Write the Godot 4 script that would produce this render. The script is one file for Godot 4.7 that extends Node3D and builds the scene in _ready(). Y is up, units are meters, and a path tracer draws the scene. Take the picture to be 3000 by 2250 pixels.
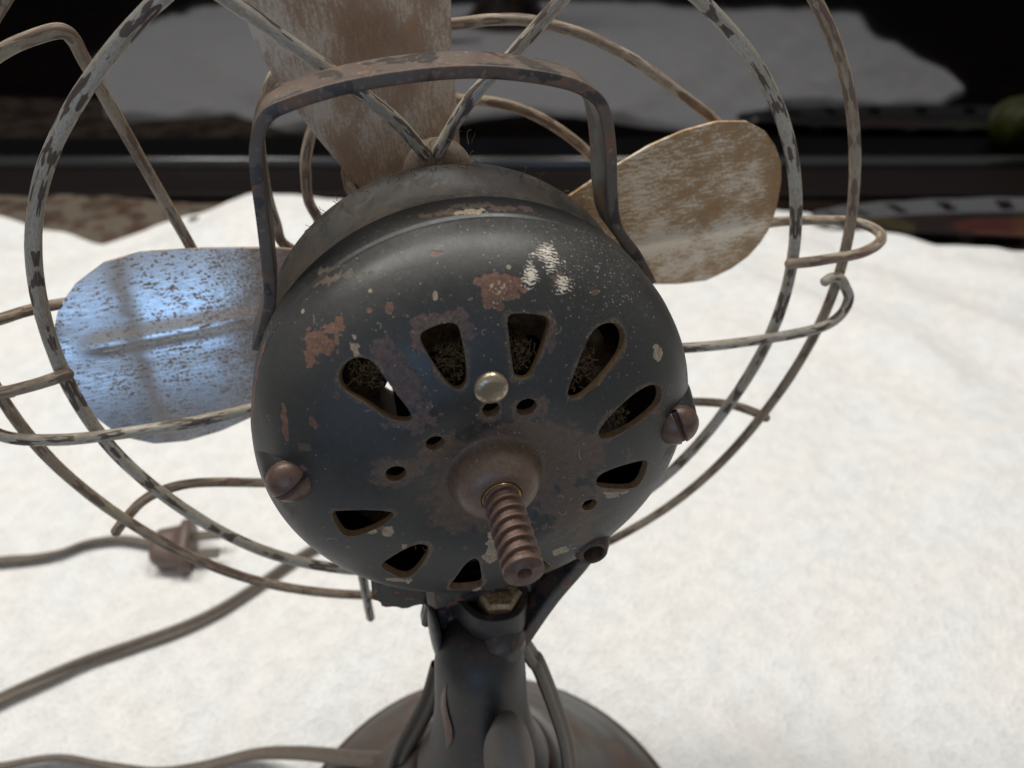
extends Node3D
# An old desk fan seen from behind and above, standing on a white towel before a black glossy panel.
# Fan units: 1 = radius of the rear guard ring = 0.11 m. In the fan's own frame z runs along the motor axis (to the rear), y is up.

const U := 0.11
const YAW := 0.2225
const BASE := Vector3(-0.0100, 0.0, -0.1408)
const HUB := Vector3(-0.01793, 0.2507, -0.19772)
var OFF: Vector3
const MOTOR := Vector3(-0.006, -0.016, 0.0)
var M := {}
var table_y := -0.009


# ---------------------------------------------------------------- helpers
func tag(o: Node, label: String, category := "", group := "", kind := "") -> Node:
	if label: o.set_meta("label", label)
	if category: o.set_meta("category", category)
	if group: o.set_meta("group", group)
	if kind: o.set_meta("kind", kind)
	return o

func obj(called: String, st: SurfaceTool, m: Material, parent: Node, tangents := false) -> MeshInstance3D:
	st.generate_normals()
	if tangents: st.generate_tangents()
	var o := MeshInstance3D.new()
	o.name = called
	o.mesh = st.commit()
	o.material_override = m
	parent.add_child(o, true)
	return o

func begin() -> SurfaceTool:
	var st := SurfaceTool.new()
	st.begin(Mesh.PRIMITIVE_TRIANGLES)
	st.set_smooth_group(0)
	return st

func F(x: float, y: float, z: float) -> Vector3:   # fan frame -> the fan node's own space
	return Vector3(x, y, z) * U + OFF

func tri(st: SurfaceTool, a: Vector3, b: Vector3, c: Vector3, ua := Vector2.ZERO, ub := Vector2.ZERO, uc := Vector2.ZERO) -> void:
	st.set_uv(ua); st.add_vertex(a)
	st.set_uv(ub); st.add_vertex(b)
	st.set_uv(uc); st.add_vertex(c)

# rows of points; rows[i][j], wrap closes j; the front is on the side where (i x j) points away
func grid(st: SurfaceTool, rows: Array, wrap := false, flip := false, uvs: Array = []) -> void:
	for i in rows.size() - 1:
		var r0: PackedVector3Array = rows[i]
		var r1: PackedVector3Array = rows[i + 1]
		var n := r0.size()
		for j in (n if wrap else n - 1):
			var k := (j + 1) % n
			var u := [Vector2.ZERO, Vector2.ZERO, Vector2.ZERO, Vector2.ZERO]
			if uvs: u = [uvs[i][j], uvs[i][k], uvs[i + 1][j], uvs[i + 1][k]]
			if flip:
				tri(st, r0[j], r1[j], r0[k], u[0], u[2], u[1])
				tri(st, r0[k], r1[j], r1[k], u[1], u[2], u[3])
			else:
				tri(st, r0[j], r0[k], r1[j], u[0], u[1], u[2])
				tri(st, r0[k], r1[k], r1[j], u[1], u[3], u[2])

# a surface of revolution about a line along z of the fan frame: profile points are (z, r), from rear to front, outside
func lathe_z(st: SurfaceTool, prof: Array, c := MOTOR, n := 96, flip := false) -> void:
	var rows := []
	for p in prof:
		var r := PackedVector3Array()
		for j in n:
			var a := TAU * j / n
			r.append(F(c.x + p[1] * cos(a), c.y + p[1] * sin(a), p[0]))
		rows.append(r)
	grid(st, rows, true, flip)

# the same about a vertical line: (y, r) from top to bottom, in metres-free fan units above the table
func lathe_y(st: SurfaceTool, prof: Array, c: Vector3, s: float, n := 64, wob := 0.0) -> void:
	var rows := []
	for p in prof:
		var r := PackedVector3Array()
		for j in n:
			var a := TAU * j / n
			var rr: float = p[1] * (1.0 + wob * sin(3.0 * a + p[0] * 7.0))
			r.append(c + Vector3(rr * cos(a), p[0], rr * sin(a)) * s)
		rows.append(r)
	grid(st, rows, true)

func smooth(p: PackedVector3Array, per := 6, closed := false) -> PackedVector3Array:
	var out := PackedVector3Array()
	var n := p.size()
	for i in (n if closed else n - 1):
		var a := p[(i - 1 + n) % n] if closed or i > 0 else p[0] * 2.0 - p[1]
		var b := p[i]
		var c := p[(i + 1) % n]
		var d := p[(i + 2) % n] if closed or i + 2 < n else p[n - 1] * 2.0 - p[n - 2]
		for k in per:
			out.append(b.cubic_interpolate(c, a, d, float(k) / per))
	if not closed: out.append(p[n - 1])
	return out

# a round wire along points; the radius may swell a little so that old paint does not read as machined
func tube(st: SurfaceTool, p: PackedVector3Array, radius: float, closed := false, sides := 12, seed_ := 1, lumps := 0.05, capped := true) -> void:
	var noise := FastNoiseLite.new()
	noise.seed = seed_
	noise.frequency = 60.0
	var n := p.size()
	var rows := []
	var side := Vector3.ZERO
	var uvs := []
	var along := 0.0
	for i in n:
		if i > 0: along += p[i].distance_to(p[i - 1])
		var t := ((p[(i + 1) % n] if closed or i + 1 < n else p[i]) - (p[(i - 1 + n) % n] if closed or i > 0 else p[i])).normalized()
		if side == Vector3.ZERO:
			side = t.cross(Vector3(0.31, 0.9, 0.2)).normalized()
		side = (side - t * side.dot(t)).normalized()
		var up := t.cross(side)
		var row := PackedVector3Array()
		for j in sides + 1:
			var a := TAU * (j % sides) / sides
			var dirn := side * cos(a) + up * sin(a)
			var q := p[i] + dirn * radius
			row.append(q + dirn * radius * lumps * noise.get_noise_3dv(q))
		if not closed and capped and i == 0:
			for k in [1.0, 0.75, 0.4]:
				var cap := PackedVector3Array()
				for q in row: cap.append(p[0] + (q - p[0]) * sqrt(1.0 - k * k) - t * radius * k * 0.8)
				rows.append(cap)
		rows.append(row)
		if not closed and capped and i == n - 1:
			for k in [0.4, 0.75, 1.0]:
				var cap := PackedVector3Array()
				for q in row: cap.append(p[i] + (q - p[i]) * sqrt(1.0 - k * k) + t * radius * k * 0.8)
				rows.append(cap)
		var ru := []
		for j in sides + 1: ru.append(Vector2(along / 0.11 + seed_ * 0.137, 0.26 * absf(2.0 * j / sides - 1.0) + seed_ * 0.31))
		while uvs.size() < rows.size(): uvs.append(ru)
	if closed:
		rows.append(rows[0])
		var ru := []
		along += p[0].distance_to(p[n - 1])
		for j in sides + 1: ru.append(Vector2(along / 0.11 + seed_ * 0.137, 0.26 * absf(2.0 * j / sides - 1.0) + seed_ * 0.31))
		uvs.append(ru)
	grid(st, rows, false, true, uvs)

func wire_points(list: Array, per := 6) -> PackedVector3Array:
	var p := PackedVector3Array()
	for i in range(0, list.size(), 3): p.append(F(list[i], list[i + 1], list[i + 2]))
	return smooth(p, per)

func box(st: SurfaceTool, c: Vector3, s: Vector3, b := Basis.IDENTITY, bevel := 0.0) -> void:
	# a box with chamfered edges, as a small stack of rounded rectangles along its y
	var h := s / 2.0
	var e := minf(bevel if bevel > 0.0 else minf(h.x, minf(h.y, h.z)) * 0.15, minf(h.x, minf(h.y, h.z)) * 0.49)
	st.set_smooth_group(-1)
	var rows := []
	for lev in [[-h.y, h.x - e, h.z - e, true], [-h.y, h.x - e, h.z - e, false], [-h.y + e, h.x, h.z, false], [h.y - e, h.x, h.z, false], [h.y, h.x - e, h.z - e, false], [h.y, h.x - e, h.z - e, true]]:
		var r := PackedVector3Array()
		if lev[3]:
			for k in 8: r.append(c + b * Vector3(0, lev[0], 0))
		else:
			for q in [Vector2(lev[1], -lev[2] + e), Vector2(lev[1], lev[2] - e), Vector2(lev[1] - e, lev[2]), Vector2(-lev[1] + e, lev[2]), Vector2(-lev[1], lev[2] - e), Vector2(-lev[1], -lev[2] + e), Vector2(-lev[1] + e, -lev[2]), Vector2(lev[1] - e, -lev[2])]:
				r.append(c + b * Vector3(q.x, lev[0], q.y))
		rows.append(r)
	grid(st, rows, true, true)
	st.set_smooth_group(0)


# ---------------------------------------------------------------- textures
func noise_bytes(size: int, frequency: float, seed_: int, octaves := 4, kind := FastNoiseLite.TYPE_SIMPLEX_SMOOTH, seamless := true) -> PackedByteArray:
	var n := FastNoiseLite.new()
	n.noise_type = kind
	n.seed = seed_
	n.frequency = frequency
	n.fractal_type = FastNoiseLite.FRACTAL_FBM if octaves > 1 else FastNoiseLite.FRACTAL_NONE
	n.fractal_octaves = octaves
	var im := n.get_seamless_image(size, size) if seamless else n.get_image(size, size)
	im.convert(Image.FORMAT_L8)
	return im.get_data()

func stretched(size: int, times: int, frequency: float, seed_: int) -> PackedByteArray:    # noise drawn out along x
	var n := FastNoiseLite.new()
	n.seed = seed_
	n.frequency = frequency
	n.fractal_octaves = 3
	var im := n.get_image(size / times, size)
	im.resize(size, size, Image.INTERPOLATE_CUBIC)
	im.convert(Image.FORMAT_L8)
	return im.get_data()

func tex(data: PackedByteArray, size: int, format := Image.FORMAT_RGB8) -> ImageTexture:
	return ImageTexture.create_from_image(Image.create_from_data(size, size, false, format, data))

func ss(a: float, b: float, x: float) -> float:
	var t := clampf((x - a) / (b - a), 0.0, 1.0)
	return t * t * (3.0 - 2.0 * t)

# layers: [noise bytes, from, to, colour (0..255 sRGB), roughness, height, metal]; each is laid over what is below where its noise is high
func layered(size: int, base: Array, layers: Array) -> Dictionary:
	var n := size * size
	var col := PackedByteArray(); col.resize(n * 3)
	var par := PackedByteArray(); par.resize(n * 3)     # r roughness, g metal, b height
	for i in n:
		var r: float = base[0]; var g: float = base[1]; var b: float = base[2]
		var ro: float = base[3]; var he: float = base[4]; var me: float = base[5]
		for l in layers:
			var v: float = l[0][i] / 255.0
			if v <= l[1]: continue
			var t: float = minf((v - l[1]) / (l[2] - l[1]), 1.0) * l[9]
			r += (l[3] - r) * t; g += (l[4] - g) * t; b += (l[5] - b) * t
			ro += (l[6] - ro) * t; he += (l[7] - he) * t; me += (l[8] - me) * t
		col[i * 3] = int(r); col[i * 3 + 1] = int(g); col[i * 3 + 2] = int(b)
		par[i * 3] = int(clampf(ro, 0, 1) * 255); par[i * 3 + 1] = int(clampf(me, 0, 1) * 255); par[i * 3 + 2] = int(clampf(he, 0, 1) * 255)
	return {"col": col, "par": par, "size": size}

func mat(d: Dictionary, called: String, span := 0.0, relief := 0.0, spec := 0.5) -> StandardMaterial3D:
	var m := StandardMaterial3D.new()
	m.resource_name = called
	m.albedo_texture = tex(d.col, d.size)
	var p := tex(d.par, d.size)
	m.roughness = 1.0
	m.roughness_texture = p
	m.roughness_texture_channel = BaseMaterial3D.TEXTURE_CHANNEL_RED
	m.metallic = 1.0
	m.metallic_texture = p
	m.metallic_texture_channel = BaseMaterial3D.TEXTURE_CHANNEL_GREEN
	m.metallic_specular = spec
	if relief > 0.0:
		var h := PackedByteArray(); h.resize(d.size * d.size)
		for i in h.size(): h[i] = d.par[i * 3 + 2]
		m.heightmap_enabled = true
		m.heightmap_scale = relief
		m.heightmap_texture = tex(h, d.size, Image.FORMAT_L8)
	if span > 0.0:
		m.uv1_triplanar = true
		m.uv1_scale = Vector3.ONE / span
	return m

func plain(called: String, c: Color, rough := 0.6, metal := 0.0, spec := 0.5) -> StandardMaterial3D:
	var m := StandardMaterial3D.new()
	m.resource_name = called
	m.albedo_color = c
	m.roughness = rough
	m.metallic = metal
	m.metallic_specular = spec
	return m

func rgb(r: int, g: int, b: int) -> Color:
	return Color8(r, g, b)

func make_materials() -> void:
	var S := 512
	var big := noise_bytes(S, 0.006, 11, 3)
	var mid := noise_bytes(S, 0.016, 12, 4)
	var mid2 := noise_bytes(S, 0.02, 13, 5)
	var fine := noise_bytes(S, 0.06, 14, 3)
	var fine2 := noise_bytes(S, 0.11, 15, 2)
	var cell := noise_bytes(S, 0.03, 16, 3, FastNoiseLite.TYPE_PERLIN)
	# silver-grey paint flaking off brown steel
	var flake := noise_bytes(S, 0.011, 17, 3)
	var flake2 := noise_bytes(S, 0.014, 18, 3)
	M.wire = mat(layered(S, [170, 164, 152, 0.5, 0.62, 0.05], [
		[big, 0.35, 0.75, 146, 134, 116, 0.6, 0.6, 0.0, 0.85], [fine, 0.5, 0.8, 188, 184, 176, 0.42, 0.66, 0.1, 0.45], [fine2, 0.55, 0.8, 112, 98, 84, 0.7, 0.5, 0.0, 0.5],
		[flake, 0.665, 0.68, 80, 66, 58, 0.62, 0.25, 0.0, 0.9], [flake2, 0.715, 0.73, 74, 59, 52, 0.62, 0.2, 0.0, 0.85]]), "flaking_silver_paint", 0.0, 0.02)
	# the same wires further round, under tan dust and rust
	M.wire_dusty = mat(layered(S, [158, 146, 126, 0.7, 0.6, 0.0], [
		[big, 0.35, 0.8, 126, 108, 90, 0.75, 0.55, 0.0, 0.9], [fine, 0.5, 0.85, 178, 166, 146, 0.75, 0.66, 0.0, 0.5], [fine2, 0.55, 0.8, 104, 90, 76, 0.7, 0.5, 0.0, 0.45],
		[flake2, 0.60, 0.63, 98, 78, 67, 0.7, 0.3, 0.0, 0.8], [mid, 0.64, 0.72, 118, 96, 80, 0.7, 0.4, 0.0, 0.5]]), "dusty_wire_paint", 0.0, 0.02)
	# black enamel with rubbed brown edges and rust
	M.enamel = mat(layered(S, [40, 42, 45, 0.36, 0.6, 0.0], [
		[big, 0.45, 0.8, 58, 55, 52, 0.55, 0.6, 0.0, 0.6], [mid, 0.6, 0.64, 92, 62, 48, 0.62, 0.35, 0.0, 0.85], [mid2, 0.7, 0.72, 130, 92, 66, 0.7, 0.4, 0.0, 0.8],
		[fine2, 0.74, 0.82, 120, 112, 98, 0.8, 0.62, 0.0, 0.55]]), "worn_black_enamel", 0.06, 0.03)
	M.column = mat(layered(S, [38, 38, 39, 0.5, 0.6, 0.0], [
		[big, 0.5, 0.85, 58, 56, 55, 0.5, 0.6, 0.0, 0.6], [mid, 0.68, 0.72, 84, 58, 44, 0.62, 0.35, 0.0, 0.75]]), "black_enamel", 0.07, 0.02)
	M.base = mat(layered(S, [22, 21, 21, 0.33, 0.6, 0.0], [
		[big, 0.42, 0.62, 84, 60, 46, 0.6, 0.5, 0.0, 0.85], [mid, 0.52, 0.72, 100, 72, 56, 0.55, 0.45, 0.0, 0.6], [flake, 0.64, 0.72, 128, 98, 74, 0.6, 0.5, 0.0, 0.6]]), "rusted_black_base", 0.20, 0.02, 0.32)
	M.rib = mat(layered(S, [104, 103, 102, 0.4, 0.6, 0.1], [[mid, 0.5, 0.8, 82, 74, 68, 0.5, 0.5, 0.0, 0.6]]), "rubbed_grey_iron", 0.04)
	M.strap = mat(layered(S, [96, 88, 80, 0.55, 0.6, 0.0], [
		[big, 0.45, 0.75, 92, 76, 67, 0.55, 0.55, 0.0, 0.85], [mid, 0.56, 0.7, 92, 70, 62, 0.5, 0.5, 0.1, 0.5], [mid2, 0.66, 0.69, 122, 88, 68, 0.6, 0.4, 0.0, 0.8],
		[cell, 0.62, 0.65, 46, 44, 44, 0.4, 0.62, 0.0, 0.75], [fine2, 0.74, 0.8, 170, 150, 124, 0.6, 0.5, 0.0, 0.4]]), "worn_handle_paint", 0.13, 0.02)
	M.browned = mat(layered(S, [98, 78, 70, 0.42, 0.55, 0.35], [
		[mid, 0.45, 0.75, 76, 60, 53, 0.5, 0.5, 0.25, 0.8], [fine, 0.58, 0.8, 128, 104, 92, 0.42, 0.62, 0.35, 0.6], [fine2, 0.7, 0.8, 150, 112, 70, 0.5, 0.55, 0.4, 0.5]]), "browned_steel", 0.02, 0.02)
	M.dusty_brown = mat(layered(S, [112, 98, 86, 0.85, 0.55, 0.0], [
		[mid, 0.45, 0.75, 92, 76, 64, 0.85, 0.5, 0.0, 0.8], [fine, 0.58, 0.8, 136, 122, 106, 0.9, 0.65, 0.0, 0.7]]), "dusty_boss", 0.03, 0.05)
	M.coil = mat(layered(S, [84, 68, 50, 0.9, 0.5, 0.0], [
		[mid, 0.45, 0.75, 124, 100, 68, 0.9, 0.7, 0.0, 0.8], [fine, 0.58, 0.8, 160, 122, 72, 0.9, 0.8, 0.0, 0.6]]), "old_varnished_winding", 0.03, 0.1)
	M.lint = plain("brown_lint", rgb(112, 94, 70), 1.0, 0.0, 0.1)
	M.lug = mat(layered(S, [52, 46, 42, 0.6, 0.55, 0.0], [[mid, 0.45, 0.65, 96, 70, 52, 0.7, 0.5, 0.0, 0.8]]), "rusty_lug", 0.03)
	M.lip = mat(layered(S, [128, 104, 78, 0.5, 0.55, 0.2], [[mid, 0.45, 0.75, 92, 70, 52, 0.6, 0.5, 0.0, 0.8], [fine, 0.58, 0.8, 156, 134, 104, 0.45, 0.62, 0.3, 0.6]]), "bare_cut_edge", 0.02)
	M.dark_iron = plain("dark_iron", rgb(30, 27, 25), 0.8)
	M.brass = mat(layered(S, [150, 122, 78, 0.3, 0.5, 0.85], [[mid, 0.5, 0.75, 92, 72, 50, 0.5, 0.45, 0.6, 0.7]]), "old_brass", 0.02)
	M.nut = mat(layered(S, [170, 150, 120, 0.5, 0.5, 0.3], [[mid, 0.45, 0.7, 112, 90, 68, 0.6, 0.45, 0.1, 0.8]]), "dusty_nut", 0.02)
	M.rivet = mat(layered(S, [186, 172, 150, 0.28, 0.5, 0.8], [[mid, 0.5, 0.8, 132, 118, 98, 0.45, 0.45, 0.6, 0.8], [fine2, 0.66, 0.8, 96, 78, 60, 0.6, 0.4, 0.2, 0.7]]), "dull_nickel", 0.012)
	M.cord = mat(layered(S, [98, 88, 78, 0.55, 0.5, 0.0], [[mid, 0.4, 0.8, 118, 108, 96, 0.6, 0.5, 0.0, 0.6]]), "brown_rubber", 0.04)
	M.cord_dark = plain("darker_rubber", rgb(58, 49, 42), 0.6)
	M.plug = mat(layered(S, [92, 76, 70, 0.5, 0.5, 0.0], [[mid, 0.45, 0.8, 118, 98, 90, 0.5, 0.5, 0.0, 0.7]]), "brown_bakelite", 0.02)


# ---------------------------------------------------------------- the rear bell of the motor
var prof := [[0.668, 0.044], [0.667, 0.053], [0.662, 0.068], [0.651, 0.082], [0.634, 0.092], [0.616, 0.098], [0.605, 0.103], [0.600, 0.111], [0.604, 0.14], [0.611, 0.17], [0.616, 0.23], [0.608, 0.285], [0.594, 0.345], [0.572, 0.40], [0.54, 0.447], [0.50, 0.479], [0.46, 0.497], [0.412, 0.505], [0.398, 0.505], [0.391, 0.498], [0.384, 0.505], [0.34, 0.506], [0.305, 0.505], [0.290, 0.502], [0.285, 0.485]]
var arc_len := PackedFloat32Array()
var arc_z := PackedFloat32Array()
var arc_r := PackedFloat32Array()
const ARC_STEP := 0.002
const S0 := 0.0228
var holes: Array = []
var hole_boxes: Array = []
var lips: SurfaceTool
const FLAT := 0.75        # half-width of the flattened bell that the texture covers

func prepare_bell() -> void:
	var p := PackedVector3Array()
	for q in prof: p.append(Vector3(q[0], q[1], 0))
	var d := smooth(p, 24)
	var s := S0
	var along := PackedFloat32Array([s])
	for i in range(1, d.size()):
		s += d[i].distance_to(d[i - 1])
		along.append(s)
	var k := 0
	var at := S0
	while at <= s:
		while k < d.size() - 2 and along[k + 1] < at: k += 1
		var t := clampf((at - along[k]) / maxf(along[k + 1] - along[k], 1e-6), 0.0, 1.0)
		arc_z.append(lerpf(d[k].x, d[k + 1].x, t))
		arc_r.append(lerpf(d[k].y, d[k + 1].y, t))
		at += ARC_STEP
	# vents and small holes, as outlines on the flattened bell
	var vents := [
		[-0.312, 0.296, -0.303, 0.324, -0.273, 0.345, -0.245, 0.342, -0.229, 0.325, -0.211, 0.288, -0.172, 0.219, -0.180, 0.203, -0.221, 0.211, -0.261, 0.249, -0.299, 0.272],
		[-0.146, 0.384, -0.123, 0.397, -0.081, 0.407, -0.064, 0.398, -0.061, 0.381, -0.056, 0.338, -0.055, 0.286, -0.069, 0.267, -0.085, 0.269, -0.104, 0.291, -0.129, 0.341],
		[0.033, 0.403, 0.043, 0.410, 0.084, 0.403, 0.120, 0.392, 0.123, 0.378, 0.106, 0.335, 0.080, 0.281, 0.067, 0.271, 0.045, 0.277, 0.039, 0.301, 0.035, 0.355],
		[0.156, 0.219, 0.169, 0.256, 0.189, 0.305, 0.213, 0.345, 0.244, 0.355, 0.279, 0.347, 0.295, 0.326, 0.293, 0.300, 0.277, 0.274, 0.240, 0.239, 0.198, 0.205, 0.170, 0.201],
		[0.233, 0.096, 0.246, 0.122, 0.299, 0.169, 0.350, 0.186, 0.386, 0.173, 0.399, 0.149, 0.394, 0.122, 0.355, 0.101, 0.305, 0.081, 0.250, 0.073],
		[0.240, -0.053, 0.249, -0.030, 0.294, -0.021, 0.370, -0.029, 0.378, -0.054, 0.369, -0.109, 0.347, -0.122, 0.281, -0.091, 0.244, -0.070],
		[-0.372, -0.041, -0.354, -0.035, -0.286, -0.033, -0.238, -0.045, -0.242, -0.064, -0.271, -0.092, -0.314, -0.118, -0.350, -0.128, -0.364, -0.095],
		[-0.288, -0.243, -0.243, -0.194, -0.197, -0.162, -0.171, -0.173, -0.166, -0.194, -0.181, -0.240, -0.213, -0.301, -0.236, -0.311, -0.264, -0.277],
		[-0.128, -0.385, -0.104, -0.321, -0.082, -0.268, -0.064, -0.248, -0.046, -0.258, -0.040, -0.323, -0.033, -0.403, -0.060, -0.412, -0.100, -0.408],
		[0.062, -0.258, 0.082, -0.262, 0.110, -0.300, 0.150, -0.367, 0.140, -0.385, 0.100, -0.398, 0.070, -0.395, 0.060, -0.330]]
	for v in vents:
		var q := PackedVector2Array()
		for i in range(0, v.size(), 2): q.append(Vector2(v[i], v[i + 1]))
		# round the corners by cutting them twice
		for times in 2:
			var c := PackedVector2Array()
			for i in q.size():
				c.append(q[i].lerp(q[(i + 1) % q.size()], 0.25))
				c.append(q[i].lerp(q[(i + 1) % q.size()], 0.75))
			q = c
		holes.append(q)
	for h in [[-0.135, 0.137, 0.021], [-0.224, 0.068, 0.022], [-0.009, 0.210, 0.020], [0.069, 0.203, 0.023], [0.230, -0.130, 0.019]]:
		var q := PackedVector2Array()
		for j in 24: q.append(Vector2(h[0] + h[2] * cos(TAU * j / 24), h[1] + h[2] * sin(TAU * j / 24)))
		holes.append(q)
	for q in holes:
		var b := Rect2(q[0], Vector2.ZERO)
		for x in q: b = b.expand(x)
		hole_boxes.append(b.grow(0.02))

func in_hole(f: Vector2) -> float:      # distance, positive inside a hole
	var best := -0.02
	for h in holes.size():
		if not hole_boxes[h].has_point(f): continue
		var q: PackedVector2Array = holes[h]
		var d := 1e9
		for i in q.size():
			d = minf(d, f.distance_squared_to(Geometry2D.get_closest_point_to_segment(f, q[i], q[(i + 1) % q.size()])))
		d = sqrt(d)
		best = maxf(best, d if Geometry2D.is_point_in_polygon(f, q) else -d)
	return best

func bell(f: Vector2, lift := 0.0) -> Vector3:    # a point of the flattened bell -> fan node space, lifted along the surface normal
	var s := f.length()
	var x := clampf((s - S0) / ARC_STEP, 0.0, arc_r.size() - 1.001)
	var i := int(x)
	var z := lerpf(arc_z[i], arc_z[i + 1], x - i)
	var r := lerpf(arc_r[i], arc_r[i + 1], x - i)
	var i0 := maxi(i - 3, 0)
	var i1 := mini(i + 4, arc_r.size() - 1)
	var tz := arc_z[i1] - arc_z[i0]
	var tr := arc_r[i1] - arc_r[i0]
	var l := sqrt(tz * tz + tr * tr)
	z += lift * tr / l
	r -= lift * tz / l
	var d := f / s
	return F(MOTOR.x + d.x * r, MOTOR.y + d.y * r, z)

func make_bell() -> SurfaceTool:
	var st := begin()
	var NA := 420
	var NR := 112
	var s1 := S0 + ARC_STEP * (arc_r.size() - 1)
	var val := []
	var flat := []
	for i in NR + 1:
		var vr := PackedFloat32Array()
		var fr := PackedVector2Array()
		var s := lerpf(S0, s1, float(i) / NR)
		for j in NA:
			var f := Vector2.from_angle(TAU * j / NA) * s
			fr.append(f)
			vr.append(in_hole(f) if s > 0.1 and s < 0.47 else -1.0)
		val.append(vr)
		flat.append(fr)
	var walls := []
	for i in NR:
		for j in NA:
			var k := (j + 1) % NA
			for t in [[Vector2i(i, j), Vector2i(i, k), Vector2i(i + 1, j)], [Vector2i(i, k), Vector2i(i + 1, k), Vector2i(i + 1, j)]]:
				var inside := 0
				for c in t: inside += 1 if val[c.x][c.y] > 0.0 else 0
				if inside == 3: continue
				if inside == 0:
					var f := [flat[t[0].x][t[0].y], flat[t[1].x][t[1].y], flat[t[2].x][t[2].y]]
					tri(st, bell(f[0]), bell(f[1]), bell(f[2]), uv(f[0]), uv(f[1]), uv(f[2]))
					continue
				var poly := []
				var cut := []
				for e in 3:
					var a: Vector2i = t[e]
					var b: Vector2i = t[(e + 1) % 3]
					var va: float = val[a.x][a.y]
					var vb: float = val[b.x][b.y]
					if va <= 0.0: poly.append(flat[a.x][a.y])
					if (va > 0.0) != (vb > 0.0):
						var lo := a if a < b else b
						var hi := b if a < b else a
						var vl: float = val[lo.x][lo.y]
						var vh: float = val[hi.x][hi.y]
						var p: Vector2 = flat[lo.x][lo.y].lerp(flat[hi.x][hi.y], vl / (vl - vh))
						poly.append(p)
						cut.append([p, va <= 0.0])
				for q in range(1, poly.size() - 1):
					tri(st, bell(poly[0]), bell(poly[q]), bell(poly[q + 1]), uv(poly[0]), uv(poly[q]), uv(poly[q + 1]))
				if cut.size() == 2:
					walls.append([cut[0][0], cut[1][0]] if cut[0][1] else [cut[1][0], cut[0][0]])
	# the cut edges: the thickness of the pressed sheet
	lips = begin()
	for w in walls:
		var a := bell(w[0]); var b := bell(w[1])
		var a2 := bell(w[0], -0.017); var b2 := bell(w[1], -0.017)
		tri(lips, a, a2, b)
		tri(lips, b, a2, b2)
	return st

func uv(f: Vector2) -> Vector2:
	return Vector2(0.5 + f.x / (2.0 * FLAT), 0.5 + f.y / (2.0 * FLAT))

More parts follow.
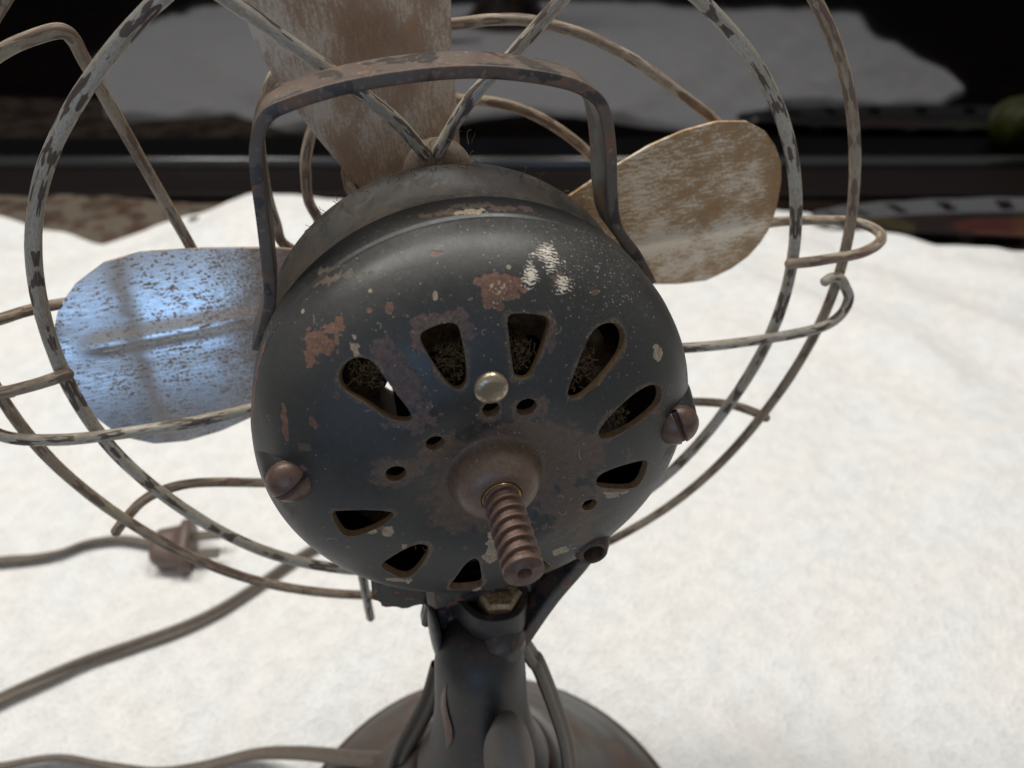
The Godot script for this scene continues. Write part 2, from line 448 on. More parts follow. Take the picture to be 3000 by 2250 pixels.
func bell_material() -> StandardMaterial3D:
	var S := 1024
	var n1 := noise_bytes(S, 0.02, 21, 5, FastNoiseLite.TYPE_SIMPLEX_SMOOTH, false)
	var n2 := noise_bytes(S, 0.005, 22, 4, FastNoiseLite.TYPE_SIMPLEX_SMOOTH, false)
	var n3 := noise_bytes(S, 0.16, 23, 2, FastNoiseLite.TYPE_SIMPLEX_SMOOTH, false)
	var n4 := noise_bytes(S, 0.06, 24, 3, FastNoiseLite.TYPE_SIMPLEX_SMOOTH, false)
	var col := PackedByteArray(); col.resize(S * S * 3)
	var par := PackedByteArray(); par.resize(S * S * 3)
	for i in S * S:
		var a := n2[i] / 255.0
		var d := n4[i] / 255.0
		var l := 47.0 + 13.0 * (a - 0.5) + 8.0 * (d - 0.5)
		var ro := 0.48 + 0.18 * (a - 0.5) + 0.08 * (d - 0.5)
		l += 9.0 * (n3[i] / 255.0 - 0.5)
		col[i * 3] = int(l); col[i * 3 + 1] = int(l); col[i * 3 + 2] = int(l - 1.0)
		par[i * 3] = int(ro * 255); par[i * 3 + 1] = 0; par[i * 3 + 2] = int(140 + 14 * (d - 0.5) + 10 * (n3[i] / 255.0 - 0.5))
	var rng := RandomNumberGenerator.new()
	rng.seed = 77
	# grime thrown out round the boss and in the groove, then bare patches where the paint has gone
	var marks := [[0.0, 0.0, 0.18, 0.18, 1, 0.15], [0.07, 0.05, 0.17, 0.13, 1, 0.25], [-0.04, -0.06, 0.15, 0.12, 1, 0.25], [0.16, 0.03, 0.11, 0.10, 1, 0.2], [0.19, -0.13, 0.09, 0.12, 1, 0.9], [-0.225, 0.066, 0.056, 0.05, 1, 0.4],
		[0.0, 0.0, 0.118, 0.118, 7, 0.12], [0.027, 0.459, 0.044, 0.026, 0, 0.6], [0.0, 0.436, 0.014, 0.011, 0, 0.5], [0.022, 0.426, 0.010, 0.009, 0, 0.4], [-0.004, 0.475, 0.02, 0.010, 0, 0.6], [-0.347, 0.371, 0.033, 0.031, 0, 1.0], [-0.31, 0.40, 0.017, 0.010, 0, 0.8],
		[-0.367, 0.337, 0.012, 0.024, 0, 0.9], [-0.303, 0.412, 0.01, 0.010, 0, 0.8], [-0.196, 0.436, 0.008, 0.014, 0, 0.6], [-0.236, 0.434, 0.006, 0.006, 0, 0.5], [-0.103, 0.455, 0.006, 0.011, 2, 0.5], [-0.234, 0.472, 0.005, 0.004, 2, 0.3],
		[0.052, 0.497, 0.005, 0.005, 2, 0.3], [-0.093, 0.542, 0.019, 0.008, 0, 0.7], [0.153, 0.46, 0.03, 0.02, 1, 0.9], [-0.272, 0.361, 0.012, 0.024, 2, 1.0], [-0.23, 0.366, 0.014, 0.013, 4, 0.9], [-0.205, 0.33, 0.03, 0.05, 4, 0.8],
		[-0.18, 0.27, 0.03, 0.06, 4, 0.8], [-0.165, 0.205, 0.034, 0.03, 4, 0.9], [-0.21, 0.2, 0.04, 0.012, 4, 0.9], [-0.1, 0.408, 0.055, 0.02, 4, 0.8], [-0.146, 0.37, 0.014, 0.03, 4, 0.8], [-0.048, 0.386, 0.014, 0.02, 4, 0.8], [0.123, 0.356, 0.012, 0.034, 4, 0.9],
		[0.02, 0.700, 0.055, 0.020, 5, 0.9], [-0.07, 0.680, 0.06, 0.014, 1, 0.9], [0.13, 0.678, 0.08, 0.016, 1, 0.9], [0.01, 0.672, 0.045, 0.012, 2, 0.9], [0.071, 0.192, 0.045, 0.043, 1, 0.7], [0.067, 0.146, 0.054, 0.02, 1, 0.8],
		[0.224, -0.236, 0.032, 0.055, 1, 1.1], [0.17, -0.295, 0.034, 0.014, 2, 0.9], [-0.60, 0.25, 0.02, 0.10, 0, 1.0], [-0.58, 0.19, 0.012, 0.07, 0, 1.0], [-0.44, 0.184, 0.008, 0.034, 0, 1.0], [-0.374, 0.199, 0.012, 0.013, 0, 0.7], [-0.414, 0.082, 0.008, 0.009, 0, 0.7],
		[-0.254, -0.110, 0.014, 0.025, 2, 1.0], [-0.222, -0.172, 0.01, 0.019, 2, 0.9], [-0.012, -0.225, 0.022, 0.04, 2, 0.9], [-0.403, 0.137, 0.014, 0.010, 1, 0.8], [-0.119, 0.106, 0.06, 0.055, 1, 0.8], [-0.011, 0.206, 0.036, 0.036, 1, 0.6],
		[0.300, -0.112, 0.03, 0.022, 2, 1.0], [0.233, 0.419, 0.013, 0.007, 1, 0.6], [-0.37, 0.503, 0.045, 0.012, 1, 1.0], [-0.284, 0.513, 0.04, 0.010, 5, 1.2], [-0.374, 0.545, 0.05, 0.013, 5, 1.2], [0.36, -0.27, 0.03, 0.05, 1, 1.0], [0.385, 0.25, 0.014, 0.022, 2, 0.9],
		[-0.03, -0.25, 0.012, 0.01, 2, 0.6], [-0.046, -0.43, 0.012, 0.03, 2, 0.8], [-0.245, -0.32, 0.03, 0.015, 2, 0.9], [0.39, 0.06, 0.02, 0.03, 5, 1.2], [-0.47, -0.05, 0.03, 0.04, 5, 1.3], [0.47, -0.05, 0.03, 0.04, 5, 1.3]]
	for h in holes.size():          # a rubbed, rusty lip round each opening
		var b: Rect2 = hole_boxes[h]
		marks.append([b.get_center().x, b.get_center().y, -1.0, h, 6, 0.0])
	for k in 46:                   # small stray chips
		var v := Vector2.from_angle(rng.randf() * TAU) * rng.randf_range(0.2, 0.66)
		var w := rng.randf_range(0.003, 0.008)
		marks.append([v.x, v.y, w, w * rng.randf_range(0.6, 1.8), [0, 1, 2, 4][rng.randi() % 4], 0.8])
	var tone := [[102, 74, 60], [88, 71, 60], [146, 130, 110], [206, 198, 182], [84, 68, 63], [94, 84, 70], [0, 0, 0], [112, 91, 77]]
	for m in marks:
		var h := -1
		var rx: float = m[2]
		var ry: float = m[3]
		if m[4] == 6:
			h = int(m[3])
			rx = hole_boxes[h].size.x / 2
			ry = hole_boxes[h].size.y / 2
		var x0 := maxi(int((0.5 + (m[0] - rx * 1.7) / (2 * FLAT)) * S), 0)
		var x1 := mini(int((0.5 + (m[0] + rx * 1.7) / (2 * FLAT)) * S) + 1, S - 1)
		var y0 := maxi(int((0.5 + (m[1] - ry * 1.7) / (2 * FLAT)) * S), 0)
		var y1 := mini(int((0.5 + (m[1] + ry * 1.7) / (2 * FLAT)) * S) + 1, S - 1)
		for y in range(y0, y1 + 1):
			for x in range(x0, x1 + 1):
				var i := y * S + x
				var f := Vector2((x + 0.5) / S - 0.5, (y + 0.5) / S - 0.5) * 2.0 * FLAT
				var nn := n1[i] / 255.0
				var f4 := n4[i] / 255.0
				var f3 := n3[i] / 255.0
				var t := 0.0
				var c: Array = tone[1]
				var ro := 0.6
				var he := 95.0
				if h >= 0:
					var d := in_hole(f)
					t = ss(-0.012, -0.002, d + 0.022 * (nn - 0.56)) * 0.85
					c = tone[1] if f3 < 0.55 else tone[5]
					he = 120.0
				else:
					var e := Vector2((f.x - m[0]) / rx, (f.y - m[1]) / ry).length()
					var v: float = 1.0 - e + (nn - 0.5) * 1.5 * m[5] + (f4 - 0.5) * 1.1 * m[5]
					if m[4] == 1 or m[4] == 5:
						t = ss(0.0, 0.28, v) * (0.92 if m[4] == 1 else 0.7)
						he = 128.0
						ro = 0.55 if m[4] == 1 else 0.8
					elif m[4] == 7:
						t = ss(0.0, 0.25, v) * 0.85
						he = 140.0
						ro = 0.42
					else:
						t = ss(0.0, 0.07, v)
					c = tone[m[4]]
					if m[4] == 0 and rx > 0.04 and e < 0.5 and f3 > 0.6:
						c = tone[2]
				if t <= 0.0: continue
				var k := (0.8 + 0.4 * f3) * (0.85 + 0.3 * f4) if m[4] != 1 and m[4] != 7 else (0.9 + 0.2 * f3) * (0.9 + 0.2 * f4)
				for q in 3: col[i * 3 + q] = int(lerpf(col[i * 3 + q], minf(c[q] * k, 255.0), t))
				par[i * 3] = int(lerpf(par[i * 3], ro * 255, t))
				par[i * 3 + 2] = int(lerpf(par[i * 3 + 2], he + 40 * (f3 - 0.5), t))
	# bright scratched patch
	for y in range(int((0.5 + 0.43 / (2 * FLAT)) * S), int((0.5 + 0.55 / (2 * FLAT)) * S)):
		for x in range(int((0.5 + 0.07 / (2 * FLAT)) * S), int((0.5 + 0.21 / (2 * FLAT)) * S)):
			var i := y * S + x
			var f := Vector2((x + 0.5) / S - 0.5, (y + 0.5) / S - 0.5) * 2.0 * FLAT
			var a := Vector2(f.x - 0.148, f.y - 0.497).rotated(-0.45)
			var b := Vector2(f.x - 0.098, f.y - 0.478).rotated(0.3)
			var c := Vector2(f.x - 0.158, f.y - 0.452)
			var v := maxf(1.0 - Vector2(a.x / 0.027, a.y / 0.034).length(), maxf(1.0 - Vector2(b.x / 0.017, b.y / 0.019).length(), 1.0 - Vector2(c.x / 0.017, c.y / 0.017).length()))
			v += (n1[i] / 255.0 - 0.5) * 2.0 + 0.5 * sin(f.y * 850.0 + f.x * 330.0 + 9.0 * n4[i] / 255.0 + 7.0 * n1[i] / 255.0) - 0.2 + (n3[i] / 255.0 - 0.5)
			var t := ss(0.0, 0.18, v)
			if t > 0.0:
				for q in 3: col[i * 3 + q] = int(lerpf(col[i * 3 + q], tone[3][q], t))
				par[i * 3] = int(lerpf(par[i * 3], 130.0, t))
	# dust: fine pale specks, thicker on the upper right shoulder
	for k in 22000:
		var v := Vector2(rng.randf_range(-0.7, 0.7), rng.randf_range(-0.7, 0.7))
		var more := ss(0.22, 0.0, v.distance_to(Vector2(0.27, 0.45))) * 0.85 + ss(0.5, 0.2, v.distance_to(Vector2(0.1, 0.45))) * 0.22 + 0.07
		if rng.randf() > more: continue
		var x := int((0.5 + v.x / (2 * FLAT)) * S)
		var y := int((0.5 + v.y / (2 * FLAT)) * S)
		var i := y * S + x
		var t := rng.randf_range(0.25, 0.85)
		for i3 in ([i, i + 1, i + S, i + S + 1] if rng.randf() < 0.3 else [i]):
			for q in 3: col[i3 * 3 + q] = int(lerpf(col[i3 * 3 + q], [186, 178, 156][q], t))
			par[i3 * 3] = 200
	for k in 26:                   # lint
		var v := Vector2(rng.randf_range(-0.5, 0.5), rng.randf_range(-0.4, 0.55))
		var d := Vector2.from_angle(rng.randf() * TAU) * 0.0012
		var turn := rng.randf_range(-0.25, 0.25)
		for s in rng.randi_range(8, 26):
			var i := int((0.5 + v.y / (2 * FLAT)) * S) * S + int((0.5 + v.x / (2 * FLAT)) * S)
			for q in 3: col[i * 3 + q] = int(lerpf(col[i * 3 + q], [190, 180, 160][q], 0.6))
			v += d
			d = d.rotated(turn)
	return mat({"col": col, "par": par, "size": S}, "bell_enamel", 0.0, 0.035, 0.55)


# ---------------------------------------------------------------- blades
func blade_material(style: int) -> StandardMaterial3D:
	var S := 512
	var g := noise_bytes(S, 0.02, 31 + style, 4, FastNoiseLite.TYPE_SIMPLEX_SMOOTH, false)
	var h := noise_bytes(S, 0.17, 41 + style, 3, FastNoiseLite.TYPE_SIMPLEX_SMOOTH, false)
	var hs := stretched(S, 4, 0.16, 46 + style)
	var b := noise_bytes(S, 0.006, 51 + style, 3, FastNoiseLite.TYPE_SIMPLEX_SMOOTH, false)
	var col := PackedByteArray(); col.resize(S * S * 3)
	var par := PackedByteArray(); par.resize(S * S * 3)
	for y in S:
		for x in S:
			var i := y * S + x
			var s := float(x) / S          # along the blade, 0 at the hub
			var t := float(y) / S          # across, 1 at the leading edge
			# noise drawn out along the blade, like the grain of rolled metal
			var gg := g[i] / 255.0
			var hh := ((0.55 * h[i] + 0.45 * hs[i]) if style == 0 else (0.45 * h[i] + 0.55 * hs[i])) / 255.0
			var bb := b[i] / 255.0
			var rust := 0.0
			var c := Vector3.ZERO
			var ro := 0.4
			var me := 0.0
			var n := hs[i] / 255.0
			if style == 0:      # bright metal with rust freckles, browner towards the hub
				rust = ss(0.60, 0.74, hh + 0.14 * (1.0 - s) + 0.2 * (gg - 0.5) + 0.12 * (bb - 0.5)) * 0.75
				rust = maxf(rust, ss(0.62, 0.42, s + 0.2 * (t - 0.5) + 0.3 * (hh - 0.5)) * 0.8)
				rust = maxf(rust, ss(0.04, 0.0, absf(s - 0.80 - 0.045 * (0.5 - t) + 0.03 * (gg - 0.5))) * 0.36 * (0.5 + hh))
				c = Vector3(214, 216, 220).lerp(Vector3(134, 108, 86) * (0.8 + 0.4 * hh), rust)
				ro = lerpf(0.30 + 0.16 * (n - 0.5), 0.7, rust)
				me = lerpf(0.8, 0.1, rust)
			elif style == 1:    # yellow-brown stain over pale metal
				rust = ss(0.10, 0.90, 0.56 + 1.5 * (hh - 0.5) + 0.6 * (bb - 0.5) + 0.5 * (gg - 0.5) + 0.5 * ss(0.86, 0.99, s) + 0.3 * ss(0.6, 0.3, s) - 0.45 * exp(-pow((t - 0.5 - 0.02) / 0.05, 2.0)) * ss(0.45, 0.6, s))
				c = Vector3(222, 208, 188).lerp(Vector3(160, 126, 88) * (0.82 + 0.36 * hh), rust)
				ro = 0.5 + 0.2 * rust
				me = lerpf(0.12, 0.0, rust)
			else:               # red-brown haze over grey metal
				rust = ss(0.06, 0.92, 0.55 + 1.2 * (hh - 0.5) + 1.1 * (bb - 0.5) + 0.4 * (gg - 0.5))
				c = Vector3(200, 184, 166).lerp(Vector3(152, 122, 98) * (0.82 + 0.36 * hh), rust)
				ro = 0.5 + 0.2 * rust
				me = lerpf(0.12, 0.0, rust)
			col[i * 3] = int(clampf(c.x, 0, 255)); col[i * 3 + 1] = int(clampf(c.y, 0, 255)); col[i * 3 + 2] = int(clampf(c.z, 0, 255))
			par[i * 3] = int(ro * 255); par[i * 3 + 1] = int(me * 255); par[i * 3 + 2] = int(128 + 60 * (hh - 0.5) - 20 * rust)
	return mat({"col": col, "par": par, "size": S}, ["freckled_blade", "stained_blade", "hazed_blade", "hazed_blade"][style], 0.0, 0.02)

func table_at(list: Array, x: float) -> float:
	for i in list.size() - 1:
		if x <= list[i + 1][0]:
			var k := clampf((x - list[i][0]) / (list[i + 1][0] - list[i][0]), 0, 1)
			return lerpf(list[i][1], list[i + 1][1], k)
	return list[-1][1]

func blade(deg: float, lead: Array, trail: Array, style: int, m: Material, parent: Node) -> void:
	var st := begin()
	var d := Vector2.from_angle(deg_to_rad(deg))
	var cw := Vector2(d.y, -d.x)
	var NS := 90
	var NT := 44
	var front := []
	var back := []
	var uvs := []
	for i in NS + 1:
		# crowd the rows towards the round tip
		var k := float(i) / NS
		var tip: float = lead[-1][0]
		var s := 0.12 + (tip - 0.12) * sin(k * PI / 2)
		var a := table_at(lead, s)
		var b := table_at(trail, s * 1.08 / tip)
		var r0 := PackedVector3Array()
		var r1 := PackedVector3Array()
		var ru := []
		for j in NT + 1:
			var t := lerpf(-b, a, float(j) / NT)
			var z := -0.25 - 0.24 * t - 0.3 * t * t + 0.011 * exp(-pow(t / 0.022, 2.0)) * ss(0.4, 0.6, s) * ss(1.07, 0.95, s)
			var q := d * s + cw * t
			r0.append(F(q.x, q.y, z))
			r1.append(F(q.x, q.y, z - 0.011))
			ru.append(Vector2(s / 1.1, 0.5 + t * 1.1))
		front.append(r0)
		back.append(r1)
		uvs.append(ru)
	grid(st, front, false, true, uvs)
	grid(st, back, false, false, uvs)
	# the sheared edge all round
	st.set_smooth_group(2)
	for j in [0, NT]:
		for i in NS:
			var q := [front[i][j], front[i + 1][j], back[i][j], back[i + 1][j]]
			var u := [uvs[i][j], uvs[i + 1][j]]
			if j == 0:
				tri(st, q[0], q[1], q[2], u[0], u[1], u[0]); tri(st, q[1], q[3], q[2], u[1], u[1], u[0])
			else:
				tri(st, q[0], q[2], q[1], u[0], u[0], u[1]); tri(st, q[1], q[2], q[3], u[1], u[0], u[1])
	var o := obj("fan_blade", st, m, parent)
	tag(o, ["silvery fan blade with rust freckles", "yellow-brown stained fan blade", "upright red-brown hazed fan blade", ""][style])


# ---------------------------------------------------------------- the towel
var far_edge := [[-0.80, -0.50], [-0.72, -0.66], [-0.64, -0.80], [-0.591, -0.827], [-0.528, -0.806], [-0.448, -0.773], [-0.418, -0.808], [-0.384, -0.846], [-0.338, -0.873], [-0.27, -0.888], [-0.15, -0.876], [-0.05, -0.80], [0.02, -0.775], [0.1, -0.79], [0.2, -0.84], [0.30, -0.868], [0.352, -0.858], [0.391, -0.808], [0.419, -0.773], [0.45, -0.75], [0.55, -0.742], [0.70, -0.73], [0.76, -0.66], [0.80, -0.5]]
var fold_noise := FastNoiseLite.new()
var ripple := FastNoiseLite.new()

func towel_height(x: float, z: float) -> float:
	var away := ss(0.16, 0.5, Vector2(x - BASE.x, z - BASE.z).length())
	var h := away * 0.012 * fold_noise.get_noise_2d(x, z) + away * 0.004 * ripple.get_noise_2d(x, z)
	# a long crease running down from the far right, and a slacker one on the left
	for c in [[Vector2(0.30, -0.79), Vector2(0.62, -0.30), 0.008, 0.03], [Vector2(-0.30, -0.86), Vector2(-0.62, -0.45), 0.009, 0.035], [Vector2(0.40, -0.74), Vector2(0.70, -0.52), 0.008, 0.022], [Vector2(0.17, -0.80), Vector2(0.36, -0.52), 0.006, 0.025]]:
		var q := Geometry2D.get_closest_point_to_segment(Vector2(x, z), c[0], c[1])
		var d: float = q.distance_to(Vector2(x, z)) / c[3]
		h += c[2] * exp(-d * d)
	return maxf(h, -0.005)

func make_towel() -> void:
	fold_noise.seed = 5
	fold_noise.frequency = 4.0
	fold_noise.fractal_octaves = 2
	ripple.seed = 9
	ripple.frequency = 13.0
	ripple.fractal_octaves = 2
	var st := begin()
	var NX := 260
	var NZ := 190
	var rows := []
	for i in NZ + 1:
		var row := PackedVector3Array()
		for j in NX + 1:
			var u := -0.80 + 1.60 * j / NX
			var far := table_at(far_edge, u)
			var near := 0.10 + 0.03 * sin(u * 7.0) - 0.12 * absf(u)
			var k := float(i) / NZ
			var z := lerpf(far, near, k)
			var x := u + 0.02 * sin(z * 9.0 + 1.0) * ss(0.5, 0.8, absf(u))
			var edge := minf(minf(k * absf(near - far), (1.0 - k) * absf(near - far)), (0.8 - absf(u)))
			var e := clampf(edge / 0.011, 0.0, 1.0)
			var y := lerpf(table_y + 0.0008, towel_height(x, z) + 0.003 * ss(0.04, 0.011, edge), sqrt(1.0 - (1.0 - e) * (1.0 - e)))
			row.append(Vector3(x, y, z))
		rows.append(row)
	grid(st, rows, false, true)
	var S := 1024
	var a := noise_bytes(S, 0.018, 61, 4)
	var b := noise_bytes(S, 0.075, 62, 3)
	var c := noise_bytes(S, 0.004, 63, 2)
	var col := PackedByteArray(); col.resize(S * S * 3)
	var hei := PackedByteArray(); hei.resize(S * S)
	for i in S * S:
		var v := 0.55 * a[i] / 255.0 + 0.45 * b[i] / 255.0
		var l := 233.0 + 32.0 * (v - 0.5)
		var w := (c[i] / 255.0 - 0.5)
		col[i * 3] = int(l + 5 * w); col[i * 3 + 1] = int(l); col[i * 3 + 2] = int(l - 1 - 4 * w)
		hei[i] = int(clampf(v, 0, 1) * 255)
	var m := StandardMaterial3D.new()
	m.resource_name = "white_terry"
	m.albedo_texture = tex(col, S)
	m.roughness = 1.0
	m.metallic_specular = 0.1
	m.rim_enabled = true
	m.rim = 0.2
	m.heightmap_enabled = true
	m.heightmap_scale = 0.22
	m.heightmap_texture = tex(hei, S, Image.FORMAT_L8)
	m.uv1_triplanar = true
	m.uv1_scale = Vector3.ONE / 0.31
	M.towel = m
	var o := obj("white_towel", st, m, self)
	tag(o, "thick white towel with soft folds spread under the old fan", "towel")


# ---------------------------------------------------------------- the fan
func make_fan() -> void:
	var fan := Node3D.new()
	fan.name = "desk_fan"
	add_child(fan)
	fan.position = BASE
	fan.rotation.y = YAW
	OFF = fan.transform.affine_inverse() * HUB
	tag(fan, "old black desk fan with rusty blades and wire guard, seen from behind", "fan")
	prepare_bell()
	var st: SurfaceTool

	# --- base and column
	st = begin()
	lathe_y(st, [[0.97, 0.10], [0.97, 0.205], [0.88, 0.255], [0.76, 0.335], [0.63, 0.42], [0.52, 0.51], [0.42, 0.59], [0.33, 0.67], [0.25, 0.745], [0.21, 0.765], [0.185, 0.775], [0.17, 0.785], [0.155, 0.81], [0.10, 0.84], [0.05, 0.852], [0.012, 0.848], [0.012, 0.80]], Vector3.ZERO, U, 96, 0.004)
	obj("base", st, M.base, fan)
	st = begin()
	lathe_y(st, [[1.625, 0.0], [1.622, 0.04], [1.605, 0.08], [1.565, 0.112], [1.50, 0.127], [1.3, 0.137], [1.17, 0.152], [1.05, 0.175], [0.95, 0.215]], Vector3.ZERO, U, 64)
	obj("column", st, M.column, fan)
	# lens-shaped rib and the bare patch below it on the left of the column
	for spec in [["bare_patch", 1.47, 1.26, 0.80, 1.15, 0.004, "browned"]]:
		st = begin()
		var rows := []
		for i in 21:
			var k := float(i) / 20
			var row := PackedVector3Array()
			for j in 13:
				var e := float(j) / 12
				var a: float = lerpf(spec[3], spec[4], 0.5 + (e - 0.5) * sin(PI * clampf(k, 0.02, 0.98)))
				var h: float = lerpf(spec[1], spec[2], k) - 0.10 * (0.5 - e)
				var r: float = lerpf(0.124, 0.150, clampf((1.56 - h) / 0.35, 0.0, 1.0)) + spec[5] * sin(PI * e) * sin(PI * k)
				row.append(Vector3(-sin(a) * r, h, cos(a) * r) * U)
			rows.append(row)
		grid(st, rows, false, false)
		obj(spec[0], st, M[spec[6]], fan)
	st = begin()
	var rib_rows := []
	for i in 17:
		var e := PI * i / 16
		var row := PackedVector3Array()
		for j in 20:
			var a := TAU * j / 20
			row.append(F(-0.155 + 0.017 * sin(e) * cos(a) - 0.01 * cos(e), -0.72 + 0.125 * cos(e), 0.47 + 0.045 * sin(e) * sin(a)))
		rib_rows.append(row)
	grid(st, rib_rows, true)
	obj("bracket_rib", st, M.rib, fan)
	st = begin()
	box(st, F(-0.06, -0.68, 0.41), Vector3(0.20, 0.40, 0.09) * U, Basis.IDENTITY, 0.02 * U)
	obj("back_bracket", st, M.enamel, fan)
	# lower yoke: the horseshoe strap below the bell, its nut, the neck, the diagonal arm
	st = begin()
	var fork := wire_points([-0.108, -0.59, 0.30, -0.104, -0.60, 0.38, -0.096, -0.605, 0.44, -0.070, -0.61, 0.50, -0.036, -0.61, 0.542, 0.012, -0.61, 0.556, 0.058, -0.61, 0.545, 0.087, -0.61, 0.50, 0.100, -0.605, 0.44, 0.106, -0.60, 0.37, 0.106, -0.59, 0.30], 5)
	strap(st, fork, 0.085 * U, 0.020 * U, Vector3.UP)
	obj("horseshoe_strap", st, M.column, fan)
	st = begin()
	st.set_smooth_group(-1)
	var nut_rows := []
	for p in [[-0.560, 0.0], [-0.560, 0.028], [-0.556, 0.030], [-0.556, 0.052], [-0.566, 0.062], [-0.63, 0.064], [-0.635, 0.05], [-0.635, 0.0]]:
		var row := PackedVector3Array()
		for j in 6: row.append(F(0.024 + p[1] * cos(TAU * j / 6 + 0.2), p[0], 0.478 + p[1] * sin(TAU * j / 6 + 0.2)))
		nut_rows.append(row)
	grid(st, nut_rows, true)
	obj("hex_nut", st, M.nut, fan)
	st = begin()
	lathe_y(st, [[-0.625, 0.0], [-0.625, 0.03], [-0.650, 0.05], [-0.668, 0.064], [-0.69, 0.060], [-0.705, 0.066], [-0.72, 0.064], [-0.735, 0.05], [-0.80, 0.05]], F(0.018, 0, 0.535), U, 40)
	obj("pivot_bolt", st, M.enamel, fan)
	st = begin()
	var arm := PackedVector3Array([F(0.27, -0.42, 0.42), F(0.225, -0.49, 0.43), F(0.15, -0.59, 0.44), F(0.085, -0.70, 0.45), F(0.03, -0.82, 0.45)])
	strap(st, smooth(arm, 4), 0.16 * U, 0.045 * U, Vector3(0.2, 0, 1))
	obj("brace_arm", st, M.enamel, fan)
	st = begin()
	box(st, F(-0.02, -0.50, 0.36), Vector3(0.30, 0.20, 0.24) * U, Basis.IDENTITY, 0.02 * U)
	obj("motor_foot", st, M.enamel, fan)
	# ribbed lug under the left of the motor
	st = begin()
	var lug := PackedVector3Array()
	for j in 40:
		var a := TAU * j / 40
		var r := 0.085 * (1.0 + (0.09 if j % 4 < 2 else 0.0))
		lug.append(Vector3(cos(a) * r * 1.15, sin(a) * r * 0.8, 0))
	var lug_rows := []
	for z in [0.30, 0.30, 0.42, 0.42]:
		var row := PackedVector3Array()
		for q in lug: row.append(F(-0.205 + q.x * (1.0 if lug_rows.size() in [1, 2] else 0.01), -0.56 + q.y * (1.0 if lug_rows.size() in [1, 2] else 0.01), z))
		lug_rows.append(row)
	st.set_smooth_group(-1)
	grid(st, lug_rows, true, true)
	obj("ribbed_lug", st, M.enamel, fan)
	st = begin()
	box(st, F(-0.155, -0.66, 0.42), Vector3(0.055, 0.10, 0.05) * U, Basis(Vector3.FORWARD, 0.2), 0.008 * U)
	obj("lug_foot", st, M.enamel, fan)
	# flat oval wing of the locking screw on the column
	st = begin()
	for side in [0, 1]:
		var rows := []
		for lev in [[-0.030, 0.0], [-0.030, 0.93], [-0.022, 1.0], [0.022, 1.0], [0.030, 0.93], [0.030, 0.0]]:
			var row := PackedVector3Array()
			for j in 40:
				var a := TAU * j / 40
				var v := Vector3(0.068 * cos(a) * lev[1], 0.19 * sin(a) * lev[1], lev[0]).rotated(Vector3.UP, -0.62).rotated(Vector3.RIGHT, -0.12)
				row.append((v + Vector3(0.040, 1.29, 0.200)) * U)
			rows.append(row)
		if side == 0: grid(st, rows, true, true)
	obj("locking_wing", st, M.wing, fan)
	st = begin()
	tube(st, PackedVector3Array([Vector3(0.03, 1.30, 0.08) * U, Vector3(0.046, 1.30, 0.185) * U]), 0.035 * U)
	obj("wing_stud", st, M.browned, fan)

	# --- motor
	var bell_o := obj("rear_bell", make_bell(), bell_material(), fan)
	obj("vent_lips", lips, M.lip, bell_o)
	tag(bell_o, "black vented rear cover with chipped paint")
	st = begin()
	lathe_z(st, [[0.30, 0.492], [0.275, 0.489], [0.25, 0.481], [0.22, 0.470], [0.19, 0.463], [0.16, 0.462], [0.13, 0.468], [0.105, 0.481], [0.085, 0.488], [0.065, 0.490], [0.045, 0.486], [0.025, 0.474], [0.01, 0.45], [0.0, 0.40], [-0.01, 0.26], [0.01, 0.26], [0.03, 0.40], [0.10, 0.45]], MOTOR, 160)
	for j in 60:
		var a0 := deg_to_rad(248.0 + 312.0 * j / 60)
		var a1 := deg_to_rad(248.0 + 312.0 * (j + 1) / 60)
		var q := []
		for v in [[a0, 0.262], [a1, 0.262], [a0, 0.03], [a1, 0.03]]: q.append(F(MOTOR.x + v[1] * cos(v[0]), MOTOR.y + v[1] * sin(v[0]), 0.0))
		tri(st, q[0], q[1], q[2]); tri(st, q[1], q[3], q[2])
	var shell := obj("front_shell", st, M.shell, fan)
	st = begin()       # laminated stator core, seen through the vents
	lathe_z(st, [[0.34, 0.30], [0.34, 0.455], [0.12, 0.455], [0.12, 0.30], [0.34, 0.30]], MOTOR, 64)
	obj("stator_core", st, M.dark_iron, shell)
	st = begin()
	var wn := FastNoiseLite.new()
	wn.seed = 3
	wn.frequency = 220.0
	var rows := []
	for i in 97:
		var a := TAU * i / 96
		var row := PackedVector3Array()
		for j in 20:
			var b := TAU * j / 20
			var r := 0.312 + 0.062 * cos(b)
			var q := F(MOTOR.x + r * cos(a), MOTOR.y + r * sin(a), 0.395 + 0.075 * sin(b))
			row.append(q + (q - F(MOTOR.x + 0.312 * cos(a), MOTOR.y + 0.312 * sin(a), 0.395)) * 0.4 * wn.get_noise_3dv(q))
		rows.append(row)
	grid(st, rows, true, true)
	obj("winding", st, M.coil, shell)
	st = begin()
	lathe_z(st, [[0.36, 0.0], [0.36, 0.183], [0.10, 0.183], [0.10, 0.03], [-0.25, 0.03]], MOTOR, 48)
	obj("rotor", st, M.dark_iron, shell)
	# lugs and slotted screws that hold the bell
	for c in [[-0.427, 0.020, 2.2], [0.424, 0.014, 0.35]]:
		st = begin()
		lathe_z(st, [[0.553, 0.0], [0.553, 0.046], [0.549, 0.052], [0.52, 0.060], [0.47, 0.072], [0.38, 0.078]], Vector3(c[0], c[1], 0), 40)
		obj("screw_lug", st, M.column, bell_o)
		obj("slotted_screw", screw(Vector3(c[0], c[1], 0.553), c[2]), M.browned, bell_o)
	# the open threaded lug at the lower right
	st = begin()
	lathe_z(st, [[0.50, 0.025], [0.588, 0.026], [0.592, 0.029], [0.590, 0.036], [0.572, 0.046], [0.535, 0.062], [0.49, 0.080], [0.42, 0.095]], Vector3(0.240, -0.338, 0), 32)
